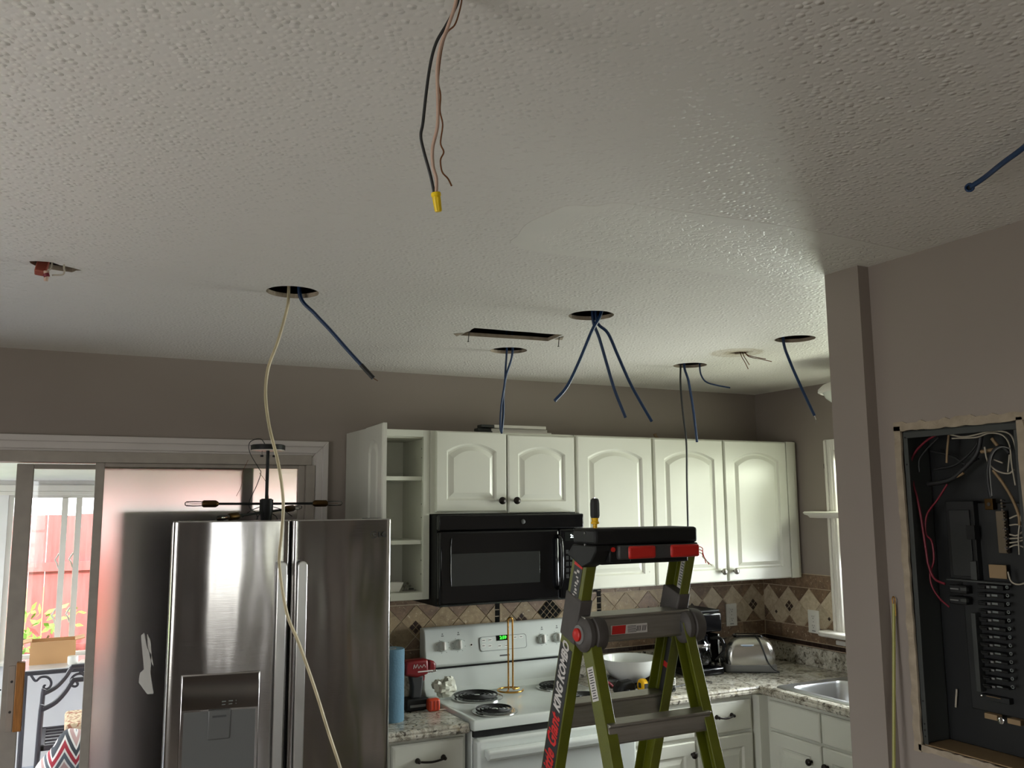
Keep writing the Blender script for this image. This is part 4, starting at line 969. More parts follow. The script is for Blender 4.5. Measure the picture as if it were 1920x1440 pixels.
    b = MB()
    for i in range(9):
        z = 1.565+i*.008; o = random.uniform(-.01, .01); b.obox(Vector((xo-.0006, yf(z), z))+fr_*o, X*.0003, fr_*random.uniform(.004, .009), up*random.uniform(.0015, .0035))
    b.build('decal_print', 'decal_white', d, smooth=0)
    xi = xr-.0055
    d = decal(1.645, 1.565, .020, 'decal_white', fr, xi, off=.004); b = MB()
    for i in range(9): zq = 1.575+i*.0075; b.obox(Vector((xi-.0006, yf(zq), zq))+fr_*.004, X*.0003, fr_*.006, up*.0022)
    b.build('decal_print', 'print_grey', d, smooth=0)
    for i in range(3): decal(1.655+i*.006, 1.658+i*.006, .018, 'decal_black', fr, xi)
    d = decal(1.42, 1.16, .034, 'decal_black', fr, xi); decal(1.35, 1.335, .03, 'decal_red', fr, xi-.0005)
    # white instruction label on the rear left leg
    frb = (Vector((0, 1, 0))-tb*tb.y).normalized(); z = 1.345
    p0, p1 = Vector((xl+.0115, yb(1.385), 1.385)), Vector((xl+.0115, yb(1.305), 1.305))
    q = MB().beam(p0, p1, X, .0006, .03).build('decal', 'decal_white', rl, smooth=0); b = MB()
    for i in range(12):
        z = 1.312+i*.006; b.obox(Vector((xl+.0110, yb(z), z)), X*.0002, frb*random.uniform(.006, .012), tb*.0012)
    b.build('decal_print', 'decal_black', q, smooth=0)
    return r
ladder()
def screwdriver():
    r = thing('screwdriver', 'black and yellow multi bit screwdriver stuck upright in the ladder top', 'screwdriver', (-2.425, -2.035, 1.742))
    c = Vector((-2.425, -2.035, 0)); ax = Vector((.01, 0, 1))
    MB().lathe([(.006, 1.728), (.006, 1.752), (.011, 1.753), (.0115, 1.757), (.009, 1.760), (.0105, 1.768), (.008, 1.771)], c, 12).build('collar', 'yellow', r, smooth=40)
    MB().lathe([(.0105, 1.768), (.0125, 1.774), (.0125, 1.806), (.011, 1.816), (.007, 1.820)], c, 8).build('handle', 'black_rubber', r, smooth=20)
    MB().lathe([(.004, 1.819), (.004, 1.822)], c, 10).build('end_cap', 'chrome', r)
screwdriver()

# ------------------------------------------------------------------ cables hanging from the ceiling openings
def wire(par, name, m, px, d0, d1=None, r=.0055, flat=1.0, start=None, n=8):
    d1 = d0 if d1 is None else d1; k = len(px)
    P = [at(x, y, d0+(d1-d0)*i/(k-1)) for i, (x, y) in enumerate(px)]
    if start is not None: P = [Vector(start)]+P
    return MB().tube(P, r, n, 6, flat).build(name, m, par, smooth=60)
def cables():
    D = {k: depth_of((x, y, H)) for k, (x, y) in HOLES.items()}
    top = {k: (x, y, H+.10) for k, (x, y) in HOLES.items()}
    g = 'cables hanging from the ceiling holes'
    def cable(name, label, h, m, px, d1=0, r=.0052, flat=.75, dx=0, tip=None, loc=None):
        x, y = HOLES[h]; t = thing(name, label, 'cable', (x, y, H), g)
        d0 = depth_of(on(px[0][0], px[0][1], 'z', H)); d0 = min(max(d0, D[h]-.07), D[h]+.07)
        p0 = at(*px[0], d0)
        wire(t, 'sheath', m, px, d0, d0+d1, r, flat, start=p0+Vector((dx, 0, .10)))
        e = [at(*px[-2], d0+d1), at(*px[-1], d0+d1)]; v = (e[1]-e[0]).normalized()
        if tip == 'black': wire(t, 'tape_end', 'cable_black', [px[-2], px[-1]], d0+d1, None, r*1.12, flat); MB().tube([e[1], e[1]+v*.012+RGT*.006], .0012, 5, 1).build('conductor', 'copper', t)
        if tip == 'bare':
            MB().tube([e[1]-v*.002, e[1]+v*.014-Z*.004], .0022, 6, 1).build('paper_wrap', 'paper_white', t); MB().tube([e[1], e[1]+v*.012-Z*.018], .0014, 5, 1).build('conductor', 'nickel', t)
        return t
    cable('electrical_cable', 'long off white cable hanging past the refrigerator to the floor', 'a', 'cable_white', [(541, 553), (538, 580), (521, 640), (503, 690), (498, 740), (505, 800), (522, 870), (531, 940), (528, 1000), (524, 1060), (538, 1150), (560, 1205), (590, 1290), (615, 1370), (638, 1440), (668, 1540), (672, 1640), (660, 1800)], r=.0060, flat=.7)
    cable('electrical_cable', 'blue cable with black taped end above the refrigerator', 'a', 'cable_blue', [(563, 556), (590, 588), (620, 620), (648, 652), (677, 684), (700, 709)], r=.0075, flat=.8, tip='black')
    cable('electrical_cable', 'left strand of the twisted blue pair hanging above the microwave', 'b', 'cable_blue', [(950, 659), (948, 690), (946, 720), (940, 760), (938, 800), (941, 813)], d1=-.02, r=.0058)
    cable('electrical_cable', 'right strand of the twisted blue pair hanging above the microwave', 'b', 'cable_blue', [(961, 658), (957, 680), (949, 705), (944, 740), (944, 775), (941, 810)], d1=.02, r=.0068)
    cable('electrical_cable', 'blue cable crossing leftward from the middle ceiling hole', 'c', 'cable_blue', [(1126, 590), (1110, 620), (1085, 680), (1063, 725), (1040, 752)], d1=-.05, r=.0075, dx=.03)
    cable('electrical_cable', 'middle one of three blue cables from the middle ceiling hole', 'c', 'cable_blue', [(1112, 600), (1124, 635), (1140, 690), (1152, 730), (1173, 783)], r=.0075)
    cable('electrical_cable', 'rightmost of three blue cables from the middle ceiling hole', 'c', 'cable_blue', [(1119, 602), (1140, 625), (1160, 670), (1185, 725), (1222, 790)], r=.0075, d1=.05)
    cable('electrical_cable', 'black cable hanging behind the ladder top', 'd', 'cable_black', [(1276, 688), (1276, 720), (1280, 770), (1287, 830), (1288, 900), (1290, 990), (1290, 1030)], r=.0062)
    cable('electrical_cable', 'straight blue cable beside the long black cable', 'd', 'cable_blue', [(1283, 688), (1291, 715), (1300, 770), (1307, 829)], r=.0078)
    cable('electrical_cable', 'thin blue cable curling right near the kitchen corner', 'd', 'cable_blue', [(1312, 688), (1315, 704), (1324, 716), (1342, 722), (1369, 727)], r=.0052)
    cable('electrical_cable', 'blue cable with bare tip from the hole nearest the wall end', 'e', 'cable_blue', [(1469, 641), (1480, 675), (1503, 728), (1527, 779)], r=.0078, tip='bare')
    # pigtail in the foreground
    s = on(860, -14, 'z', H); t = thing('wire_pigtail', 'black, white and bare wires joined by a yellow wire nut', 'wires', s)
    d = depth_of(s)
    wire(t, 'black_wire', 'cable_black', [(862, -14), (856, 10), (838, 45), (818, 80), (807, 120), (799, 175), (793, 230), (789, 255), (795, 285), (807, 328), (815, 366)], d, d+.02, .0021)
    wire(t, 'white_wire', 'wire_pinkish', [(858, -14), (852, 15), (839, 52), (826, 88), (820, 130), (821, 190), (820, 238), (811, 278), (812, 312), (818, 335), (818, 366)], d-.006, d+.02, .0024)
    wire(t, 'ground_wire', 'copper', [(868, -14), (863, 15), (853, 46), (838, 62), (828, 95), (822, 150), (826, 178), (825, 208), (830, 234), (826, 268), (832, 285), (826, 300), (829, 322), (840, 335), (847, 349)], d+.012, d+.03, .0011)
    c0, c1 = at(817, 361, d+.02), at(822, 397, d+.02); v = (c1-c0); L = v.length
    n = MB().lathe([(.0058, 0), (.0064, .001), (.0066, .0045), (.0054, .006), (.0052, L*.5), (.0046, L*.85), (.0040, L)], c0, 16, v).build('wire_nut', 'wire_nut_yellow', t, smooth=40)
    a = v.normalized().orthogonal().normalized(); b_ = v.normalized().cross(a)
    for k in range(8):
        q = a*math.cos(k*math.pi/4)+b_*math.sin(k*math.pi/4); MB().beam(c0+q*.0050+v*.3, c0+q*.0042+v*.95, q, .0012, .001).build('rib', 'wire_nut_yellow', n)
    # blue cable lying under the ceiling on the right
    P = [on(2040, 185, 'z', H+.01), on(1975, 226, 'z', 2.435), on(1920, 276, 'z', 2.425), on(1880, 306, 'z', 2.424), on(1846, 333, 'z', 2.424), on(1822, 349, 'z', 2.42)]
    t = thing('electrical_cable', 'blue cable running along the ceiling at the right edge', 'cable', P[-1], g)
    MB().tube(P, .0062, 10, 6, .8).build('sheath', 'cable_blue', t, smooth=60)
    # split sheath curled open at the end
    v = (P[-1]-P[-2]).normalized(); n = (CAM-P[-1]).normalized(); a = v; b_ = n.cross(a).normalized(); c = P[-1]+v*.006
    MB().tube([c+a*(.0095*math.cos(q))+b_*(.0068*math.sin(q)) for q in [2*math.pi*i/20 for i in range(21)]], .0026, 7, 1, close=False).build('split_end', 'cable_blue', t, smooth=60)
    MB().prism([(.0090*math.cos(2*math.pi*i/20), .0064*math.sin(2*math.pi*i/20)) for i in range(20)], c-n*.0035, a, b_, n*.001).build('shade_disc', 'cable_black', t, smooth=0)  # black disc stands in for the shade inside the open sheath
    # short leads at the old fixture opening
    t = thing('old_fixture_leads', 'thin bare leads poking from the stained old fixture hole', 'wires', (-1.11, -1.13, H)); d = depth_of((-1.11, -1.13, H)); s = Vector((-1.115, -1.13, H+.05))
    for px in ([(1390, 667), (1396, 678), (1403, 692)], [(1394, 666), (1400, 676), (1405, 684)], [(1399, 664), (1408, 670), (1425, 673), (1447, 678)], [(1399, 663), (1409, 668), (1424, 671), (1436, 673)]): wire(t, 'lead', 'copper', px, d, d-.02, .0017, start=s, n=5)
    # leftovers of the old box at far left
    t = thing('old_junction_leads', 'stripped wires and red clip in the ragged hole at far left', 'wires', (-3.74, -1.44, H)); d = depth_of((-3.745, -1.445, H))
    MB().beam(at(82, 500, d+.01)+Z*.02, at(75, 513, d-.02), X, .028, .02).build('red_clip', mat('rust_red', srgb(150, 74, 58), .6), t, bevel=.003)
    wire(t, 'pink_end', 'wire_pinkish', [(87, 508), (87, 518), (86, 527)], d-.02, None, lambda q: .007-.002*q); wire(t, 'red_band', 'wire_red', [(86, 513), (88, 519)], d-.022, None, .0075)
    wire(t, 'white_lead', 'wire_white', [(120, 501), (121, 508), (117, 515), (98, 516)], d-.01, None, .0022, start=at(120, 498, d)+Z*.04); wire(t, 'white_lead', 'wire_white', [(96, 502), (90, 507), (87, 513)], d-.02, None, .002, start=at(99, 496, d)+Z*.03)
    MB().box(-3.80, -1.41, H+.016, -3.69, -1.40, H+.05).build('box_remnant', 'panel_dark', t)
    # nails left at the vent opening
    for (a, b_, lab) in (((880, 622), (878, 640), 'bent nail at the left end of the rectangular ceiling opening'), ((1049, 632), (1047, 649), 'bent nail at the right end of the rectangular ceiling opening')):
        p = on(*a, 'z', H); q = at(*b_, depth_of(p)); t = thing('nail', lab, 'nail', p, 'nails at the ceiling opening'); MB().cyl(p+Z*.01, q, .0016, n=6).build('shank', 'screw_dark', t); MB().cyl(q, q-Z*.002, .004, n=8).build('head', 'screw_dark', t)
    # torn paper edge round the rectangular opening
    for (p, q) in (((-2.372, -1.0), (-2.40, -1.02)), ((-1.995, -1.1), (-1.965, -1.085))):
        MB().prism([(p[0], p[1]-.05), (q[0], q[1]), (p[0], p[1]+.02)], (0, 0, H-.001), X, Y, Z*-.001).build('torn_paper', 'plaster_raw', ceil_ob, smooth=0)
cables()

# ------------------------------------------------------------------ chandelier parked on the refrigerator
def chandelier():
    c = Vector((-2.975, -.50, 1.7355)); r = thing('chandelier', 'black sputnik chandelier with brass sockets standing on the refrigerator', 'chandelier', c)
    MB().lathe([(.020, 0), (.021, .03), (.026, .055), (.026, .095), (.018, .10)], c, 20).build('hub', 'black_matte', r, smooth=40)
    MB().cyl(c+Z*.09, c+Z*.29, .0065, n=12).build('stem', 'black_matte', r)
    MB().lathe([(.066, .290), (.066, .308), (.060, .311)], c, 36).build('canopy', 'black_matte', r, smooth=40)
    MB().lathe([(.064, .2875), (.064, .290)], c, 36).build('canopy_plate', 'plastic_white', r)
    for x in (-.025, .022): MB().cyl(c+Vector((x, -.01, .262)), c+Vector((x, -.01, .29)), .0018, n=6).build('mount_screw', 'chrome', r); MB().cyl(c+Vector((x, -.01, .262)), c+Vector((x, -.01, .270)), .006, n=10).build('thumb_nut', 'black_matte', r)
    def arm(p0, p1):
        p0, p1 = Vector(p0), Vector(p1); v = (p1-p0).normalized()
        a = MB().cyl(p0, p1, .0048, n=10).build('arm', 'black_matte', r)
        MB().lathe([(.007, -.004), (.0125, .004), (.0135, .008), (.0135, .05), (.010, .056)], p1, 18, v).build('socket', 'aged_brass', a, smooth=40)
        MB().lathe([(.008, .052), (.0095, .062), (.0105, .085), (.0095, .112), (.005, .118), (.001, .119)], p1, 14, v).build('bulb', 'glass_bulb', a, smooth=60)
        MB().cyl(p1+v*.05, p1+v*.10, .0008, n=5).build('filament', 'copper', a)
    h = c+Z*.080; arm(h, h+Vector((-.185, -.005, .001))); arm(h, h+Vector((.187, .004, 0)))
    l = c+Z*.048; arm(l, l+Vector((-.125, -.115, -.012))); arm(l, l+Vector((.10, .105, .010)))
    for P in ([(-.01, 0, .31), (-.03, .01, .335), (-.07, 0, .32), (-.072, -.01, .28), (-.035, 0, .22), (-.025, 0, .20), (-.04, 0, .15), (-.065, 0, .09), (-.06, 0, .06), (-.04, -.01, .045), (-.03, 0, .01)],):
        MB().tube([c+Vector(p) for p in P], .0016, 6).build('lead_wire', 'cable_black', r)
    for P in ([(-.075, .0, .25), (-.095, 0, .20), (-.098, 0, .15), (-.115, 0, .11)], [(-.03, 0, .20), (-.005, .01, .17), (.003, .01, .15), (.01, 0, .08), (.006, 0, .07)]):
        MB().tube([c+Vector(p) for p in P], .0009, 5).build('ground_lead', 'copper', r)
    for s in (-1, 1):
        MB().tube([c+Vector((s*.02, 0, .07)), c+Vector((s*.06, -.02, .055)), c+Vector((s*.095, -.03, .03))], .0016, 6).build('lead_wire', 'cable_black', r)
        MB().tube([c+Vector((s*.025, 0, .04)), c+Vector((s*.035, -.02, .03)), c+Vector((s*.04, -.02, .012)), c+Vector((s*.02, -.02, .006))], .0016, 6).build('lead_wire', 'cable_black', r)
chandelier()
# ------------------------------------------------------------------ open breaker panel in the right-hand wall
def panel():
    xw = -1.735; xb = xw+.098
    r = thing('breaker_panel', 'open grey electrical breaker panel recessed in the wall', 'electrical panel', (xw+.05, -2.6, PZ0))
    ya, yb = -2.449, -2.762; z0, z1 = 1.206, 1.984
    S = lambda nm, q, m='panel_grey', bv=.001: MB().box(*q).build(nm, m, r, bevel=bv)
    S('back_plate', (xb, yb, z0, xb+.003, ya, z1), 'panel_dark'); S('side_plate', (xw+.004, ya, z0, xb, ya+.003, z1)); S('side_plate', (xw+.004, yb-.003, z0, xb, yb, z1)); S('top_plate', (xw+.004, yb, z1, xb, ya, z1+.003)); S('bottom_plate', (xw+.004, yb, z0-.003, xb, ya, z0), 'tan_cable')
    S('flange', (xw+.001, yb, z1-.016, xw+.004, ya, z1)); S('flange', (xw+.001, ya-.013, z0, xw+.004, ya, z1-.016)); S('flange', (xw+.001, yb, z0, xw+.004, yb+.012, z1-.016))
    for z in (1.225, 1.24, 1.255, 1.31, 1.90, 1.97): MB().cyl((xw, ya-.006, z), (xw+.002, ya-.006, z), .0022, n=8).build('flange_hole', 'black_matte', r)
    xi = xb-.035
    o = lambda px, py, x=xi: on(px, py, 'x', x)
    def plate(nm, a, b, th, m, x=xi, bv=.001):
        p, q = o(*a, x), o(*b, x); return MB().box(x, p.y, p.z, x+th, q.y, q.z).build(nm, m, r, bevel=bv)
    S('bus_frame', (xi+.012, -2.72, 1.30, xb, -2.535, 1.80), 'panel_dark', .002)
    plate('main_breaker', (1772, 940), (1836, 1088), .03, 'breaker_black', xi-.005)
    plate('main_breaker_face', (1778, 956), (1826, 1082), .03, 'panel_dark', xi-.009); plate('main_switch', (1810, 985), (1828, 1012), .02, 'breaker_black', xi-.016)
    plate('divider_bar', (1774, 1088), (1896, 1094), .03, 'panel_grey', xi-.016)
    plate('strap', (1818, 1052), (1832, 1088), .006, 'panel_grey', xi-.012); plate('insulator', (1853, 1058), (1888, 1086), .004, 'tan_cable', xi-.006)
    plate('lug', (1845, 935), (1862, 956), .014, 'aged_brass', xi-.006); c = o(1853.5, 945.5, xi-.007); MB().cyl(c, c+X*.004, .0045, n=14).build('lug_screw', 'screw_dark', r)
    plate('neutral_bar', (1866, 958), (1890, 1038), .010, mat('bar_metal', srgb(120, 108, 92), .4, metal=.8), xi-.004)
    for i in range(17):
        p = o(1877+i*.55, 938+i*6, xi-.010); MB().cyl(p, p+X*.012, .0028, n=8).build('terminal_screw', 'chrome' if i % 3 == 0 else 'bar_metal', r)
    # two breakers on the left, a column on the right
    for py in (1105, 1126):
        b = plate('breaker', (1779, py-9), (1812, py+9), .03, 'breaker_black', xi-.012, .002); plate('breaker_toggle', (1800, py-4), (1812, py+4), .01, 'panel_grey', xi-.018); plate('breaker_mark', (1781, py-3), (1797, py+1), .001, 'grey_plastic', xi-.0127)
    n = 13
    for i in range(n):
        py = 1101+i*15.6; px = 1831+i*.9
        if i == 1: pass
        plate('breaker', (px, py-6.6), (px+50, py+6.6), .03, 'breaker_black', xi-.012, .0015)
        plate('breaker_toggle', (px+2, py-3.4), (px+15, py+3.4), .010, 'black_matte', xi-.018)
        plate('breaker_mark', (px+18, py-2.6), (px+24, py+2.2), .001, 'grey_plastic', xi-.0127); plate('breaker_mark', (px+27, py-2.6), (px+38, py+2.4), .001, 'print_grey', xi-.0127)
        p = o(px+58, py, xi-.004); q = MB().lathe([(.0042, 0), (.0042, -.002), (.0022, -.002), (.0022, 0)], p, 12, X).build('number_ring', 'print_grey', r)
    plate('rail_edge', (1828, 1150), (1831, 1296), .02, 'panel_grey', xi-.010)
    plate('bottom_lug_plate', (1838, 1300), (1893, 1322), .02, 'panel_dark', xi-.004); plate('ground_strap', (1848, 1304), (1876, 1311), .004, 'tan_cable', xi-.008)
    p = o(1841, 1304, xi-.010); MB().ball(p, .004).build('bolt', 'chrome', r)
    for a, b in (((1845, 1336), (1870, 1352)), ((1888, 1346), (1914, 1362))): plate('spacer_block', a, b, .02, 'tan_cable', xi-.004)
    p = o(1878, 1351, xi-.006); MB().lathe([(.008, 0), (.008, -.003), (.005, -.004)], p, 16, X).build('bolt', 'chrome', r)
    plate('side_cardboard', (1722, 1025), (1738, 1160), .002, 'cardboard', xb-.02)
    # wiring
    def wr(nm, m, px, rad, x=xw+.03, x1=None):
        k = len(px); x1 = x if x1 is None else x1
        MB().tube([on(a, b, 'x', x+(x1-x)*i/(k-1)) for i, (a, b) in enumerate(px)], rad, 7).build(nm, m, r, smooth=60)
    wr('red_wire', 'wire_red', [(1756, 815), (1735, 828), (1716, 848), (1708, 870), (1712, 905), (1720, 935), (1727, 970), (1733, 1010), (1736, 1030), (1741, 1060), (1752, 1085), (1772, 1095)], .0030)
    wr('red_wire', 'wire_red', [(1776, 908), (1757, 938), (1738, 965), (1736, 1000), (1747, 1015), (1751, 1050), (1744, 1075), (1748, 1100), (1762, 1122), (1780, 1138)], .0024, xw+.04)
    wr('black_wire', 'cable_black', [(1760, 820), (1738, 842), (1724, 862), (1724, 885)], .0024); wr('black_wire', 'cable_black', [(1840, 815), (1832, 850), (1808, 878), (1780, 900), (1740, 908)], .0062, xw+.05)
    wr('black_wire', 'cable_black', [(1893, 850), (1880, 838), (1864, 845), (1854, 870), (1853, 900), (1858, 932)], .0050, xw+.035); wr('grey_wire', 'grey_plastic', [(1896, 842), (1878, 838), (1862, 850), (1856, 880), (1860, 930)], .0016, xw+.029)
    wr('black_wire', 'cable_black', [(1745, 845), (1785, 855), (1810, 870), (1835, 860)], .0030, xw+.06); wr('black_wire', 'cable_black', [(1752, 880), (1790, 872), (1820, 848), (1838, 822)], .0030, xw+.055)
    for k, px in enumerate(([(1782, 815), (1805, 819), (1830, 815), (1860, 808), (1890, 812), (1902, 830), (1908, 870), (1912, 920), (1918, 960)], [(1785, 822), (1830, 820), (1855, 812), (1880, 816), (1893, 835), (1897, 870), (1904, 910)], [(1846, 838), (1852, 865), (1868, 882), (1890, 888), (1902, 880)], [(1893, 852), (1890, 885)], [(1864, 862), (1880, 868)])): wr('white_wire', 'wire_white', px, .0020, xw+.03+.004*k)
    wr('tan_cable', 'tan_cable', [(1779, 815), (1776, 845), (1775, 868)], .0028, xw+.05); wr('tan_cable', 'tan_cable', [(1840, 847), (1866, 843)], .0048, xw+.05); wr('tan_cable', 'tan_cable', [(1860, 822), (1872, 838)], .0042, xw+.055); wr('tan_cable', 'tan_cable', [(1793, 809), (1818, 804)], .0036, xw+.006); wr('tan_cable', 'tan_cable', [(1794, 894), (1807, 887)], .0034, xw+.05)
    wr('tan_cable', 'tan_cable', [(1862, 882), (1880, 905), (1898, 935), (1910, 965), (1912, 985)], .0036, xw+.04)
    for py in (972, 985, 1002, 1010, 1018, 1026): wr('white_wire', 'wire_white', [(1893, py), (1906, py-2+random.uniform(-5, 5)), (1920, py+random.uniform(-8, 8))], .0018, xw+.045)
    wr('white_wire', 'wire_white', [(1916, 960), (1910, 1000), (1911, 1040)], .0018, xw+.04); wr('white_wire', 'wire_white', [(1890, 1072), (1896, 1090), (1910, 1096), (1930, 1090)], .002, xw+.045)
    wr('white_wire', 'wire_white', [(1794, 1292), (1792, 1326)], .0024, xb-.006)
    # broken plaster round the opening
    W = wall_panel
    def rough(nm, a, b, wd, side, m='plaster_raw', k=26, th=.004):
        a, b, side = Vector(a), Vector(b), Vector(side); out, inn = [], []
        for i in range(k+1):
            p = a+(b-a)*(i/k); out.append(p+side*(wd*(.85+random.uniform(-.25, .25)))); inn.append(p-side*(.006+random.uniform(0, .004)))
        poly = out+inn[::-1]; MB().prism([(p.y, p.z) for p in poly], (xw-th, 0, 0), Y, Z, X*(th+.003)).build(nm, m, W, smooth=0)
    rough('plaster_edge', (xw, PY1, PZ0-.01), (xw, PY1, PZ1+.005), .014, Y); rough('plaster_edge', (xw, PY0-.02, PZ1), (xw, PY1+.012, PZ1), .016, Z)
    rough('plaster_edge', (xw, PY0, PZ0-.01), (xw, PY0, PZ1), .012, -Y); rough('plaster_edge', (xw, PY0, PZ0), (xw, PY1, PZ0), .008, -Z)
    MB().box(xw-.003, PY1-.003, 1.735, xw+.001, PY1+.010, 1.775).build('exposed_board', 'cardboard', W)
panel()
def fish_rod():
    r = thing('fish_rod', 'thin yellow green rod leaning on the wall beside the breaker panel', 'rod', (-1.94, -2.47, 0))
    a, b = on(1676, 1132, 'x', -1.745), on(1676, 1440, 'x', -1.79); q = (b.z-.006)/(a.z-b.z); t = b+(b-a)*q
    m = mat('rod_green', srgb(150, 146, 70), .45)
    MB().tube([a, b, t], .0042, 8, 3).build('shaft', m, r); c = a+Z*.006
    MB().tube([a+Y*.003, a+Z*.012+Y*.004, a+Z*.018, a+Z*.012-Y*.004, a-Y*.003, a-Z*.03-Y*.003], .0016, 6).build('eyelet', 'brass', r)
fish_rod()

# ------------------------------------------------------------------ wall outlets
def outlet(back, u, z, w, h, label):
    ax, n = (X, -Y) if back else (-Y, -X); c = (Vector((u, -.0085, z)) if back else Vector((-.0085, u, z)))
    r = thing('wall_outlet', label, 'outlet', c, 'white duplex outlets')
    MB().obox(c+n*.002, ax*(w/2), Z*(h/2), n*.0035).build('cover_plate', 'plastic_white', r, bevel=.002)
    for s in (-1, 1):
        q = c+Z*(s*h*.2); f = MB().obox(q+n*.006, ax*(w*.22), Z*(h*.125), n*.0015).build('receptacle', 'plastic_white', r, bevel=.004, seg=3)
        b = MB(); b.obox(q+ax*-.006+Z*.004+n*.0075, ax*.001, Z*.004, n*.0003).obox(q+ax*.006+Z*.004+n*.0075, ax*.001, Z*.0035, n*.0003).obox(q-Z*.006+n*.0075, ax*.0022, Z*.0022, n*.0003); b.build('slots', 'black_matte', f, smooth=0)
    MB().lathe([(.003, 0), (.002, .001)], c+n*.0058, 10, n).build('plate_screw', 'nickel', r)
    MB().obox(c-Z*(h*.40)+n*.0058, ax*(w*.16), Z*(h*.018), n*.0003).build('print', 'print_grey', r, smooth=0)
outlet(True, -.257, 1.173, .078, .124, 'white outlet on the range wall behind the toaster')
outlet(False, -.392, 1.161, .078, .122, 'white outlet on the window wall above the sink corner')

# ------------------------------------------------------------------ ceiling lamp over the sink
def sink_lamp():
    c = Vector((-.36, -1.12, 0)); r = thing('ceiling_lamp', 'round white ceiling lamp over the sink, partly hidden by wall end', 'lamp', (c.x, c.y, H))
    MB().lathe([(.07, H-.0005), (.07, H-.02), (.016, H-.03), (.016, 2.36)], c, 28).build('canopy', 'white_trim', r, smooth=40)
    MB().lathe([(.02, 2.385), (.12, 2.378), (.175, 2.355), (.196, 2.335), (.198, 2.322), (.188, 2.316), (.184, 2.322), (.174, 2.318)], c, 48, cap=False).build('rim', 'white_trim', r, smooth=45)
    MB().lathe([(.176, 2.320), (.165, 2.295), (.13, 2.268), (.07, 2.252), (.001, 2.248)], c, 48).build('diffuser', mat('opal_glass', srgb(232, 236, 226), .25), r, smooth=60)
sink_lamp()

